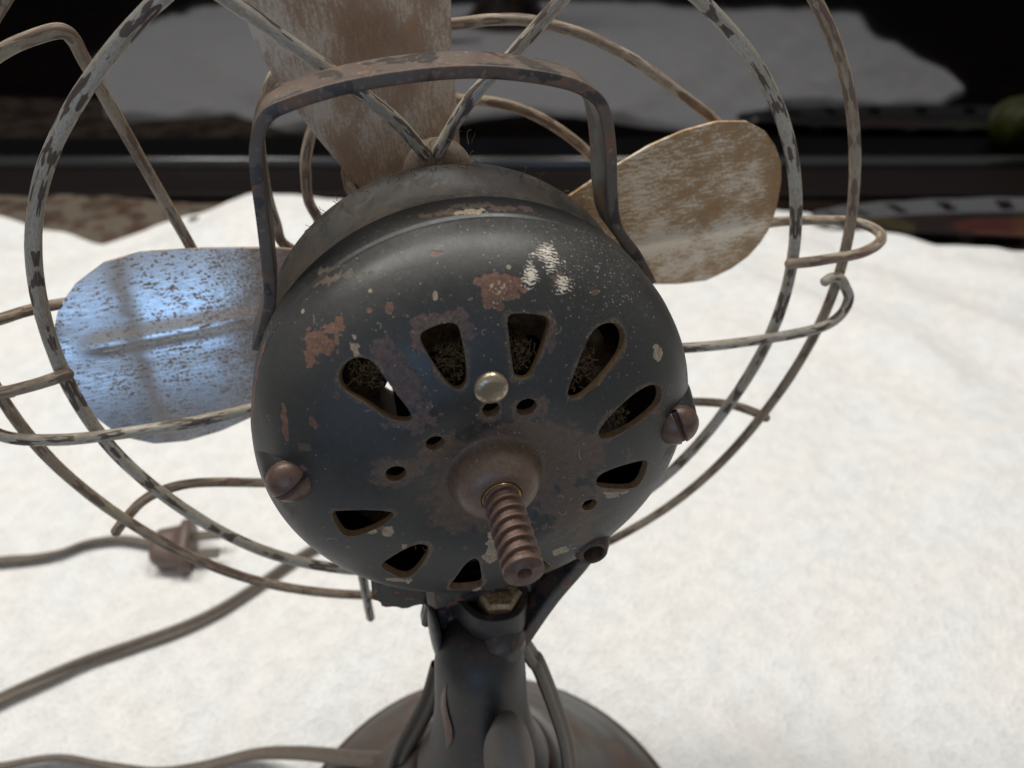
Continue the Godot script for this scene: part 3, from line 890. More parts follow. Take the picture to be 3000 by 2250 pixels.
	obj("open_lug", st, M.lug, bell_o)
	# rivet
	st = begin()
	var rc := bell(Vector2(-0.008, 0.264))
	var rl := (rc - OFF) / U
	lathe_z(st, [[rl.z + 0.011, 0.0], [rl.z + 0.0108, 0.020], [rl.z + 0.0095, 0.030], [rl.z + 0.005, 0.0345], [rl.z - 0.01, 0.035]], Vector3(rl.x, rl.y, 0), 32)
	obj("rivet", st, M.rivet, bell_o)
	# brass bushing and worm
	st = begin()
	lathe_z(st, [[0.60, 0.030], [0.670, 0.030], [0.674, 0.0335], [0.674, 0.0400], [0.670, 0.0420], [0.60, 0.0425]], MOTOR, 48)
	obj("bushing", st, M.brass, bell_o)
	obj("worm_shaft", worm(), M.browned, fan)

	# dust that has gathered: lint in the upper vents, loose fibres along the top of the shell
	var rng := RandomNumberGenerator.new()
	rng.seed = 404
	st = begin()
	for spot in [[-0.075, 0.31, 0.04, 0.04, 260], [0.062, 0.295, 0.035, 0.04, 260], [0.195, 0.25, 0.04, 0.04, 240], [-0.265, 0.30, 0.035, 0.03, 120], [0.28, 0.10, 0.05, 0.02, 90], [-0.21, -0.19, 0.04, 0.025, 110]]:
		for k in int(spot[4] * 1.6):
			var f := Vector2(spot[0] + rng.randf_range(-1, 1) * spot[2], spot[1] + rng.randf_range(-1, 1) * spot[3])
			if in_hole(f) < 0.0 and rng.randf() < 0.8: continue
			var p := bell(f, -rng.randf_range(0.025, 0.09))
			var d := Vector3(rng.randfn(), rng.randfn(), rng.randfn()).normalized() * 0.0004
			var line := PackedVector3Array()
			for q in 6:
				line.append(p)
				p += d
				d = (d + Vector3(rng.randfn(), rng.randfn(), rng.randfn()) * 0.0004).normalized() * 0.0004
			tube(st, line, 0.00012, false, 4, 1, 0.0, false)
	var lint := obj("vent_lint", st, M.lint, bell_o)
	lint.set_meta("kind", "stuff")
	st = begin()
	for k in 70:
		var a := rng.randf_range(0.25, 0.75) * PI
		var p := F(MOTOR.x + 0.488 * cos(a), MOTOR.y + 0.488 * sin(a), rng.randf_range(0.05, 0.11))
		if k > 45: p = F(rng.randf_range(-0.10, 0.07), rng.randf_range(0.46, 0.53), rng.randf_range(0.0, 0.05))
		var d := Vector3(cos(a) + rng.randfn() * 0.8, sin(a), rng.randfn() * 0.7).normalized() * 0.0007
		var line := PackedVector3Array()
		for q in rng.randi_range(4, 8):
			line.append(p)
			p += d
			d = (d + Vector3(rng.randfn(), rng.randfn(), rng.randfn()) * 0.0004).normalized() * 0.0007
		tube(st, line, 0.00008, false, 4, 1, 0.0, false)
	var fib := obj("dust_fibres", st, M.lint, shell)
	fib.set_meta("kind", "stuff")

	# --- handle
	st = begin()
	var hp := wire_points([-0.478, 0.16, 0.212, -0.452, 0.215, 0.212, -0.428, 0.285, 0.212, -0.418, 0.37, 0.212, -0.41, 0.463, 0.212, -0.403, 0.56, 0.212, -0.392, 0.62, 0.212, -0.366, 0.668, 0.212, -0.318, 0.690, 0.212, -0.218, 0.713, 0.212, -0.105, 0.726, 0.212, 0.01, 0.729, 0.212, 0.101, 0.721, 0.212, 0.194, 0.703, 0.212, 0.255, 0.681, 0.212, 0.298, 0.642, 0.212, 0.320, 0.56, 0.212, 0.333, 0.45, 0.212, 0.352, 0.37, 0.212, 0.402, 0.30, 0.212, 0.452, 0.215, 0.212], 7)
	strap(st, hp, 0.116 * U, 0.0255 * U, Vector3(0, 0, 1))
	obj("handle", st, M.strap, fan)

	# --- blades and hub
	var lead := [[0.10, 0.07], [0.2, 0.11], [0.35, 0.18], [0.45, 0.215], [0.64, 0.235], [0.80, 0.235], [0.90, 0.21], [0.98, 0.165], [1.03, 0.12], [1.06, 0.075], [1.075, 0.03], [1.08, 0.0]]
	var trail := [[0.10, 0.07], [0.2, 0.10], [0.35, 0.185], [0.5, 0.265], [0.64, 0.325], [0.74, 0.352], [0.84, 0.362], [0.93, 0.348], [0.99, 0.31], [1.03, 0.26], [1.06, 0.20], [1.073, 0.14], [1.079, 0.06], [1.08, 0.0]]
	var lead_l := [[0.10, 0.07], [0.2, 0.10], [0.35, 0.15], [0.45, 0.175], [0.64, 0.205], [0.80, 0.222], [0.90, 0.212], [0.99, 0.17], [1.05, 0.12], [1.08, 0.07], [1.095, 0.03], [1.10, 0.0]]
	var lead_r := [[0.10, 0.07], [0.2, 0.10], [0.35, 0.14], [0.64, 0.175], [0.80, 0.215], [0.90, 0.225], [0.98, 0.19], [1.03, 0.145], [1.06, 0.09], [1.075, 0.04], [1.08, 0.0]]
	var lead_up := [[0.10, 0.07], [0.2, 0.10], [0.35, 0.11], [0.64, 0.118], [0.80, 0.135], [0.98, 0.12], [1.06, 0.06], [1.08, 0.0]]
	blade(185.0, lead_l, trail, 0, blade_material(0), fan)
	blade(5.0, lead_r, trail, 1, blade_material(1), fan)
	blade(94.0, lead_up, trail, 2, blade_material(2), fan)
	blade(274.0, lead, trail, 3, blade_material(3), fan)
	st = begin()
	lathe_z(st, [[-0.12, 0.03], [-0.12, 0.09], [-0.14, 0.105], [-0.30, 0.11], [-0.33, 0.09], [-0.34, 0.0]], Vector3.ZERO, 40)
	obj("hub", st, M.browned, fan)

	# --- guard
	var guard := Node3D.new()
	guard.name = "wire_guard"
	fan.add_child(guard, true)
	for spec in [[0.0, 1.0, 0.0175, "wire", 0.006, 0.006, 1.0], [-0.055, 1.197, 0.0158, "wire_dusty", 0.012, 0.014, 0.6]]:
		st = begin()
		var p := PackedVector3Array()
		for j in 200:
			var a := TAU * j / 200
			var r: float = spec[1] + spec[4] * cos(2.0 * a + spec[6]) * 0.7 + spec[5] * cos(a - 0.15) + 0.004 * sin(5.0 * a) + 0.003 * cos(9.0 * a + 1.0)
			p.append(F(r * cos(a), r * sin(a), spec[0] + 0.004 * sin(3.0 * a)))
		tube(st, p, spec[2] * U, true, 14, 3 if spec[1] < 1.1 else 5, 0.08)
		var ro := obj("guard_ring", st, M[spec[3]], guard)
		tag(ro, "inner guard ring with flaking silver paint" if spec[1] < 1.1 else "wider dusty guard ring")
	for w in [
			[-0.045, 0.49, 0.03, -0.12, 0.585, 0.034, -0.25, 0.697, 0.036, -0.41, 0.828, 0.036, -0.6, 0.975, 0.036, -0.72, 1.06, 0.02, -0.78, 1.09, -0.02, -0.80, 1.04, -0.05, -0.75, 0.99, -0.03],
			[-0.02, 0.49, 0.03, 0.06, 0.605, 0.034, 0.16, 0.70, 0.036, 0.27, 0.808, 0.036, 0.42, 0.95, 0.036, 0.6, 1.09, 0.03, 0.68, 1.12, -0.02, 0.68, 1.06, -0.04, 0.63, 1.02, -0.02],
			[-0.36, -0.16, 0.02, -0.45, -0.163, 0.03, -0.563, -0.169, 0.036, -0.742, -0.189, 0.037, -0.964, -0.193, 0.037, -1.085, -0.186, 0.032, -1.18, -0.166, 0.02, -1.235, -0.12, 0.0, -1.235, -0.07, -0.02, -1.19, -0.05, -0.02, -1.135, -0.055, -0.015],
			[0.40, -0.135, 0.02, 0.52, -0.146, 0.03, 0.678, -0.155, 0.037, 0.813, -0.162, 0.037, 0.997, -0.160, 0.037, 1.137, -0.151, 0.03, 1.205, -0.122, 0.02, 1.235, -0.078, 0.0, 1.220, -0.040, -0.015, 1.198, -0.012, -0.020, 1.165, -0.004, -0.016, 1.142, -0.012, -0.010],
			[-0.345, -0.33, 0.02, -0.35, -0.55, 0.03, -0.352, -0.92, 0.037, -0.352, -1.08, 0.025, -0.352, -1.185, 0.0],
			[0.345, -0.33, 0.02, 0.35, -0.55, 0.03, 0.352, -0.92, 0.037, 0.352, -1.08, 0.025, 0.352, -1.185, 0.0]]:
		st = begin()
		tube(st, wire_points(w), 0.0158 * U, false, 12, 7 + int(absf(w[0]) * 90.0) % 11, 0.08)
		obj("guard_wire", st, M.wire, guard)
	for w in [
			[0.975,0.090,0.034, 1.042,0.089,0.034, 1.103,0.089,0.03, 1.211,0.087,0.015, 1.286,0.097,-0.01, 1.314,0.110,-0.04, 1.301,0.120,-0.08, 1.255,0.124,-0.12, 1.202,0.112,-0.17, 1.133,0.076,-0.26, 1.073,0.043,-0.32, 0.977,0.001,-0.38, 0.743,-0.053,-0.44, 0.3, 0.05, -0.5],
			[-0.970, 0.010, 0.034, -1.052, -0.010, 0.034, -1.141, -0.025, 0.030, -1.23, -0.03, 0.01, -1.285, 0.0, -0.03, -1.26, 0.06, -0.09, -1.21, 0.085, -0.12, -1.150,0.082,-0.15, -1.110,0.066,-0.21, -1.073,0.038,-0.28, -0.984,0.015,-0.34, -0.875,-0.009,-0.4, -0.6, 0.0, -0.45, -0.3, 0.03, -0.5],
			[-1.05, 0.62, -0.02, -0.98, 0.68, -0.08, -0.903,0.726,-0.1, -0.841,0.750,-0.1, -0.779,0.762,-0.11, -0.763,0.740,-0.13, -0.762,0.691,-0.16, -0.750,0.548,-0.23, -0.729,0.355,-0.31, -0.697,0.129,-0.385, -0.681,-0.012,-0.42, -0.665,-0.181,-0.45, -0.45, -0.2, -0.5],
			[-1.068, -0.652, -0.078, -1.036, -0.619, -0.085, -0.975, -0.567, -0.1, -0.913, -0.551, -0.12, -0.813, -0.575, -0.16, -0.626, -0.671, -0.22, -0.477, -0.744, -0.26, -0.3, -0.6, -0.4, -0.13, -0.3, -0.48, -0.04, -0.1, -0.5],
			[1.105, -0.587, -0.075, 1.077, -0.569, -0.08, 1.011, -0.542, -0.1, 0.948, -0.528, -0.12, 0.845, -0.534, -0.16, 0.706, -0.545, -0.2, 0.5, -0.48, -0.35, 0.25, -0.3, -0.46, 0.06, -0.08, -0.5],
			OUTER_ARC,
			[-0.06, 0.02, -0.5, -0.22, 0.05, -0.48, -0.320, 0.104, -0.45, -0.331, 0.146, -0.45, -0.350, 0.206, -0.45, -0.347, 0.275, -0.45, -0.335, 0.345, -0.45, -0.294, 0.434, -0.45, -0.210, 0.50, -0.45, -0.070, 0.51, -0.45, 0.10, 0.473, -0.45, 0.206, 0.457, -0.45, 0.302, 0.427, -0.45, 0.403, 0.370, -0.45, 0.511, 0.283, -0.45, 0.600, 0.175, -0.45, 0.58, 0.07, -0.46, 0.35, 0.02, -0.49, 0.08, 0.01, -0.5],
			[-0.05, 0.03, -0.5, -0.14, 0.11, -0.46, -0.216, 0.225, -0.42, -0.228, 0.269, -0.42, -0.225, 0.310, -0.42, -0.193, 0.362, -0.42]]:
		st = begin()
		tube(st, wire_points(w), 0.0156 * U, false, 12, 8 + int(absf(w[1]) * 90.0) % 11, 0.08)
		obj("guard_wire", st, M.wire_dusty, guard)
	st = begin()
	lathe_z(st, [[-0.47, 0.0], [-0.475, 0.12], [-0.49, 0.14], [-0.51, 0.135], [-0.525, 0.10], [-0.53, 0.0]], Vector3.ZERO, 40)
	obj("front_medallion", st, M.wire_dusty, guard)
	# bosses on the front shell that carry the wires
	for a in [92.0, 215.0, 325.0]:
		st = begin()
		var d := Vector2.from_angle(deg_to_rad(a))
		var rows2 := []
		for i in 13:
			var e := PI / 2 * i / 12
			var row := PackedVector3Array()
			for j in 28:
				var b := TAU * j / 28
				var q := d * (0.43 + 0.085 * sin(e)) + Vector2(d.y, -d.x) * 0.085 * cos(e) * cos(b)
				row.append(F(q.x, q.y, -0.005 + 0.055 * cos(e) * sin(b)))
			rows2.append(row)
		grid(st, rows2, true)
		obj("wire_boss", st, M.dusty_brown, guard)

const OUTER_ARC := [-0.05, -0.02, -0.5, -0.3, 0.0, -0.44, -0.430,0.099,-0.38, -0.449,0.178,-0.38, -0.458,0.291,-0.38, -0.449,0.421,-0.38, -0.427,0.499,-0.38, -0.370,0.592,-0.38, -0.255,0.652,-0.38, -0.086,0.681,-0.38, 0.102,0.684,-0.38, 0.195,0.690,-0.38, 0.309,0.682,-0.38, 0.454,0.641,-0.38, 0.551,0.597,-0.38, 0.654,0.539,-0.38, 0.780,0.453,-0.38, 0.881,0.381,-0.38, 0.994,0.269,-0.38, 0.97, 0.2, -0.4, 0.7, 0.11, -0.46, 0.3, 0.04, -0.49, 0.07, 0.01, -0.5]

# a flat bar along points, wide across `wide`, with rounded long edges
func strap(st: SurfaceTool, p: PackedVector3Array, width: float, thick: float, wide: Vector3) -> void:
	var rows := []
	var n := p.size()
	for i in n:
		var t := (p[mini(i + 1, n - 1)] - p[maxi(i - 1, 0)]).normalized()
		var w := (wide - t * wide.dot(t)).normalized()
		var u := t.cross(w)
		var row := PackedVector3Array()
		var h := width / 2 - thick / 2
		for j in 20:
			var a := TAU * (j + 0.5) / 20
			row.append(p[i] + w * ((h if cos(a) > 0 else -h) + clampf(cos(a) * 1.25, -1.0, 1.0) * thick / 2) + u * clampf(sin(a) * 1.7, -1.0, 1.0) * thick / 2)
		if i == 0 or i == n - 1:
			var cap := PackedVector3Array()
			for q in row: cap.append(p[i] + (q - p[i]) * 0.01)
			if i == 0: rows.append(cap)
			rows.append(row)
			if i == n - 1: rows.append(cap)
		else:
			rows.append(row)
	grid(st, rows, true, true)

func screw(c: Vector3, turn: float) -> SurfaceTool:
	var st := begin()
	var R := 0.050
	var us := [-1.0, -0.97, -0.9, -0.8, -0.65, -0.5, -0.35, -0.2, -0.13, -0.13, 0.13, 0.13, 0.2, 0.35, 0.5, 0.65, 0.8, 0.9, 0.97, 1.0]
	var rows := []
	for i in us.size():
		var x: float = us[i]
		var row := PackedVector3Array()
		var h := sqrt(maxf(0.0, 1.0 - x * x))
		for j in 21:
			var y := h * sin(lerpf(-PI / 2, PI / 2, float(j) / 20))
			var z := 0.008 + 0.034 * sqrt(maxf(0.0, 1.0 - (x * x + y * y)))
			if i == 9 or i == 10: z = 0.014
			var q := Vector2(x, y).rotated(turn) * R
			row.append(F(c.x + q.x, c.y + q.y, c.z + z))
		rows.append(row)
	grid(st, rows, false, true)
	var rim := []
	for z in [0.008, -0.005]:
		var row := PackedVector3Array()
		for j in 48: row.append(F(c.x + R * cos(TAU * j / 48), c.y + R * sin(TAU * j / 48), c.z + z))
		rim.append(row)
	st.set_smooth_group(1)
	grid(st, rim, true)
	return st

func worm() -> SurfaceTool:
	var st := begin()
	var rows := []
	var z0 := 0.64
	var z1 := 0.868
	var pitch := 0.0272
	var N := 190
	for i in N + 1:
		var z := lerpf(z0, z1, float(i) / N)
		var row := PackedVector3Array()
		for j in 48:
			var a := TAU * j / 48
			var ph := fposmod(z / pitch - a / TAU, 1.0)
			var tooth := ss(0.30, 0.40, ph) * ss(0.74, 0.64, ph)
			var r := lerpf(0.0305, 0.0412, tooth)
			if z > z1 - 0.02: r = lerpf(r, 0.0400, ss(z1 - 0.02, z1 - 0.01, z))
			row.append(F(MOTOR.x + r * cos(a), MOTOR.y + r * sin(a), z))
		rows.append(row)
	rows.reverse()
	grid(st, rows, true)
	# end face with its raised lip and centre hole
	st.set_smooth_group(1)
	lathe_z(st, [[z1 - 0.03, 0.0], [z1 - 0.03, 0.0125], [z1 + 0.003, 0.0135], [z1 + 0.0045, 0.016], [z1 + 0.003, 0.0205], [z1 + 0.0005, 0.022], [z1 + 0.002, 0.036], [z1, 0.0400]], MOTOR, 48)
	return st


# ---------------------------------------------------------------- the cord
func ribbon(st: SurfaceTool, p: PackedVector3Array, twist: PackedFloat32Array) -> void:
	var R := 0.00175
	var side := Vector3.ZERO
	var rows := []
	var n := p.size()
	for i in n:
		var t := (p[mini(i + 1, n - 1)] - p[maxi(i - 1, 0)]).normalized()
		if side == Vector3.ZERO: side = t.cross(Vector3.UP if absf(t.y) < 0.8 else Vector3.BACK)
		side = (side - t * side.dot(t)).normalized()
		var up := side.cross(t)
		var k := float(i) / (n - 1) * (twist.size() - 1)
		var tw := lerpf(twist[int(k)], twist[mini(int(k) + 1, twist.size() - 1)], k - int(k))
		var a := side * cos(tw) + up * sin(tw)
		var b := up * cos(tw) - side * sin(tw)
		var row := PackedVector3Array()
		for j in 28:
			var e := TAU * j / 28
			# two cores side by side: the outline dips between them
			var x := cos(e) * 2.05
			var y := sin(e)
			var half := sqrt(maxf(0.0, 1.0 - pow(absf(x) - 1.0, 2.0))) if absf(x) < 2.0 else 0.0
			half = maxf(half, 0.42 if absf(x) < 1.0 else 0.0)
			row.append(p[i] + a * x * R + b * signf(y) * half * R)
		rows.append(row)
	grid(st, rows, true, true)

func make_cord() -> void:
	var cord := Node3D.new()
	cord.name = "power_cord"
	add_child(cord)
	cord.position = Vector3(-0.19, 0, -0.26)
	tag(cord, "brown flat two-core cord with plug looping over the towel beside the fan", "cord")
	var o := cord.position
	# from the column, down behind the base on the right
	var hang := PackedVector3Array()
	for q in [[0.06, -0.66, 0.46], [0.086, -0.769, 0.5], [0.115, -0.856, 0.5], [0.134, -0.894, 0.51], [0.182, -1.084, 0.54], [0.209, -1.212, 0.58], [0.214, -1.306, 0.62], [0.202, -1.362, 0.68], [0.186, -1.473, 0.74]]:
		hang.append(HUB + Vector3(q[0], q[1], q[2]).rotated(Vector3.UP, YAW) * U - o)
	var st := begin()
	ribbon(st, smooth(hang, 8), PackedFloat32Array([1.5, 1.5, 1.4, 1.2, 1.1, 1.2]))
	obj("cord_length", st, M.cord, cord)
	# the long run on the left, out from behind the base
	var long := PackedVector3Array()
	for q in [[-0.062, -0.345, 0.011], [-0.09, -0.342, 0.008], [-0.114, -0.334, 0.005], [-0.125, -0.327, 0.004], [-0.139, -0.313, 0.004], [-0.152, -0.298, 0.004], [-0.169, -0.281, 0.004], [-0.186, -0.269, 0.004], [-0.208, -0.258, 0.004], [-0.23, -0.248, 0.005], [-0.249, -0.237, 0.005], [-0.268, -0.225, 0.005], [-0.30, -0.20, 0.005]]:
		long.append(Vector3(q[0], q[2] + towel_height(q[0], q[1]), q[1]) - o)
	st = begin()
	ribbon(st, smooth(long, 8), PackedFloat32Array([0.2, 0.9, 1.3, 1.2, 1.0, 0.8, 1.3, 0.5, 0.2]))
	obj("cord_length", st, M.cord, cord)
	# the near run that climbs on to the base
	var near := PackedVector3Array()
	for q in [[-0.30, -0.165, 0.004], [-0.262, -0.185, 0.004], [-0.243, -0.190, 0.005], [-0.221, -0.193, 0.006], [-0.198, -0.190, 0.005], [-0.173, -0.187, 0.004], [-0.152, -0.188, 0.006], [-0.125, -0.193, 0.009], [-0.103, -0.188, 0.020], [-0.084, -0.179, 0.035], [-0.067, -0.169, 0.051], [-0.050, -0.160, 0.067], [-0.036, -0.153, 0.079], [-0.026, -0.146, 0.088]]:
		near.append(Vector3(q[0], q[2], q[1]) - o)
	st = begin()
	ribbon(st, smooth(near, 8), PackedFloat32Array([0.4, 0.9, 1.2, 0.6, 0.3, 0.2, 0.1, 0.3]))
	obj("cord_length", st, M.cord, cord)
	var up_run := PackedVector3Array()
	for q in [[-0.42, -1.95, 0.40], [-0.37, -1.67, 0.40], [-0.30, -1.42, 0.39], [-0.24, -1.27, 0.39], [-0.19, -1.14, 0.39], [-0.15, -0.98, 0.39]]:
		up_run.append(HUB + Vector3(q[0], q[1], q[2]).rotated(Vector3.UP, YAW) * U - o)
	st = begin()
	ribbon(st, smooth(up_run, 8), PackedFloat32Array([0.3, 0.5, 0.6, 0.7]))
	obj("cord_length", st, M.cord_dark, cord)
	# the far run that ends in the plug
	var far := PackedVector3Array()
	for q in [[-0.36, -0.31], [-0.318, -0.318], [-0.299, -0.321], [-0.281, -0.325], [-0.267, -0.332], [-0.25, -0.335], [-0.229, -0.332], [-0.218, -0.329]]:
		far.append(Vector3(q[0], 0.004 + towel_height(q[0], q[1]), q[1]) - o)
	st = begin()
	ribbon(st, smooth(far, 8), PackedFloat32Array([0.2, 0.4, 0.9, 0.6, 0.1]))
	obj("cord_length", st, M.cord, cord)
	# plug: a ribbed bakelite body with a finger flange and two flat prongs
	st = begin()
	var b := Basis(Vector3.UP, 0.12) * Basis(Vector3.RIGHT, 0.28)
	var at := Vector3(-0.207, 0.0115, -0.322) - o
	var body := [[-0.014, 0.004, 0.005], [-0.0135, 0.0075, 0.009], [-0.010, 0.009, 0.0115], [-0.003, 0.0085, 0.0125], [0.003, 0.0085, 0.0135], [0.0035, 0.0105, 0.0165], [0.0085, 0.0108, 0.017], [0.0092, 0.0100, 0.016], [0.0092, 0.0, 0.0]]
	var rows := []
	for q in body:
		var row := PackedVector3Array()
		for j in 36:
			var a := TAU * j / 36
			var k := pow(pow(absf(cos(a)), 3.0) + pow(absf(sin(a)), 3.0), -1.0 / 3.0)
			row.append(at + b * Vector3(q[0], q[1] * k * sin(a), q[2] * k * cos(a) * (1.0 + (0.03 if j % 3 == 0 else 0.0))))
		rows.append(row)
	grid(st, rows, true)
	var plug := obj("plug", st, M.plug, cord)
	for z in [-0.0064, 0.0064]:
		st = begin()
		box(st, at + b * Vector3(0.0175, 0.0, z), Vector3(0.018, 0.0015, 0.0062), b, 0.0005)
		obj("prong", st, M.brass_dull, plug)


# ---------------------------------------------------------------- what stands behind
func make_back() -> void:
	# the table
	var st := begin()
	box(st, Vector3(0, table_y - 0.02, -0.40), Vector3(3.2, 0.04, 1.9), Basis.IDENTITY, 0.004)
	var t := obj("table_top", st, M.table, self)
	tag(t, "dark brown mottled table top under the white towel", "", "", "structure")
	# black glossy panel, with its frame
	var p := Node3D.new()
	p.name = "black_panel"
	add_child(p)
	p.position = Vector3(0, table_y, -1.02)
	tag(p, "black glossy upright panel mirroring the towel, on a dark rail", "panel")
	st = begin()
	box(st, Vector3(0, 0.42, 0), Vector3(3.0, 0.80, 0.02), Basis.IDENTITY, 0.002)
	obj("glossy_pane", st, M.gloss, p)
	st = begin()
	var rows := []
	for q in [[0.004, 0.012], [0.017, 0.0122], [0.0195, 0.014], [0.020, 0.018], [0.0185, 0.0215], [0.013, 0.024], [0.004, 0.0245]]:
		rows.append(PackedVector3Array([Vector3(-1.5, q[0], q[1]), Vector3(1.5, q[0], q[1])]))
	grid(st, rows, false, true)
	obj("bottom_rail", st, M.rail, p)
	st = begin()
	box(st, Vector3(0, 0.0045, 0.072), Vector3(3.0, 0.007, 0.085), Basis.IDENTITY, 0.002)
	obj("foot_ledge", st, M.ledge, p)
	# folded brown cloth lying on the table behind the towel's left corner
	st = begin()
	var cn := FastNoiseLite.new()
	cn.seed = 31
	cn.frequency = 14.0
	var crow := []
	for i in 41:
		var row := PackedVector3Array()
		for j in 61:
			var k := float(i) / 40
			var l := float(j) / 60
			var x := lerpf(-0.92, -0.27, l)
			var z := lerpf(-0.925 + 0.015 * sin(l * 9.0) + 0.03 * l, -0.68 - 0.05 * l, k)
			var e := clampf(minf(minf(k, 1.0 - k) * 0.22, minf(l, 1.0 - l) * 0.6) / 0.008, 0.0, 1.0)
			row.append(Vector3(x, table_y + 0.0006 + (0.005 + 0.004 * cn.get_noise_2d(x, z)) * sqrt(1.0 - (1.0 - e) * (1.0 - e)) * (1.0 - 0.8 * smoothstep(-0.84, -0.78, z)), z))
		crow.append(row)
	grid(st, crow, false, true)
	tag(obj("brown_cloth", st, M.cloth, self), "brown mottled cloth lying behind the left corner of the white towel", "cloth")
	# a dull green gourd against the panel, just outside the picture: its mirror image is what shows
	var gourd := Node3D.new()
	gourd.name = "green_gourd"
	add_child(gourd)
	gourd.position = Vector3(0.715, table_y, -0.945)
	tag(gourd, "dull green rounded gourd with a brown stem, mirrored at the panel's right end", "gourd")
	st = begin()
	var grow := []
	for i in 25:
		var e := PI * i / 24
		var row := PackedVector3Array()
		for j in 64:
			var a := TAU * j / 64
			var r := 0.047 * sin(e) * (1.0 + 0.035 * cos(8.0 * a))
			row.append(Vector3(r * cos(a), 0.039 + 0.039 * cos(e) - 0.008 * exp(-pow(e / 0.35, 2.0)), r * sin(a)))
		grow.append(row)
	grid(st, grow, true)
	obj("gourd_body", st, M.gourd, gourd)
	st = begin()
	tube(st, smooth(PackedVector3Array([Vector3(0, 0.066, 0), Vector3(0.002, 0.082, 0), Vector3(0.012, 0.098, 0.004)]), 5), 0.006, false, 10)
	obj("stem", st, M.browned, gourd)
	# oval platter with a pierced white rim, half under the towel
	var platter := Node3D.new()
	platter.name = "oval_platter"
	add_child(platter)
	platter.position = Vector3(0.66, table_y, -0.826)
	tag(platter, "white pierced-rim oval platter with red and olive painted well, by the panel", "platter")
	st = begin()
	var rim := [[0.0, 0.60], [0.004, 0.66], [0.006, 0.78], [0.014, 1.0]]
	var N := 96
	var ax := 0.315
	var az := 0.057
	st.set_smooth_group(-1)
	for j in N:
		var a0 := TAU * j / N
		var a1 := TAU * (j + 1) / N
		var slot := j % 4 == 0
		for seg in [[0.64, 0.70], [0.70, 0.93], [0.93, 1.0]]:
			if slot and seg[0] == 0.70: continue
			var q := []
			for v in [[a0, seg[0]], [a1, seg[0]], [a0, seg[1]], [a1, seg[1]]]:
				var w: float = v[1] + (0.012 * cos(v[0] * 24.0) if v[1] >= 1.0 else 0.0)
				var kz := lerpf(1.0, 1.0, w)
				q.append(Vector3(cos(v[0]) * (ax - (1.0 - w) * 0.11), 0.003 + 0.030 * (w - 0.64), sin(v[0]) * (az - (1.0 - w) * 0.052) * kz))
			for off in [0.0, -0.003]:
				var dn := Vector3(0, off, 0)
				if off == 0.0:
					tri(st, q[0] + dn, q[1] + dn, q[2] + dn); tri(st, q[1] + dn, q[3] + dn, q[2] + dn)
				else:
					tri(st, q[0] + dn, q[2] + dn, q[1] + dn); tri(st, q[1] + dn, q[2] + dn, q[3] + dn)
	obj("pierced_rim", st, M.china, platter)
	st = begin()
	var well := []
	var wuv := []
	for i in 9:
		var k := float(i) / 8
		var row := PackedVector3Array()
		var ru := []
		for j in 64:
			var a := TAU * j / 64
			row.append(Vector3(cos(a) * (ax - 0.0396) * k, 0.003 - 0.0015 * (1.0 - k * k), sin(a) * (az - 0.0187) * k))
			ru.append(Vector2(0.5 + 0.5 * k * cos(a), 0.5 + 0.5 * k * sin(a)))
		well.append(row)
		wuv.append(ru)
	grid(st, well, true, false, wuv)
	obj("painted_well", st, M.well, platter)

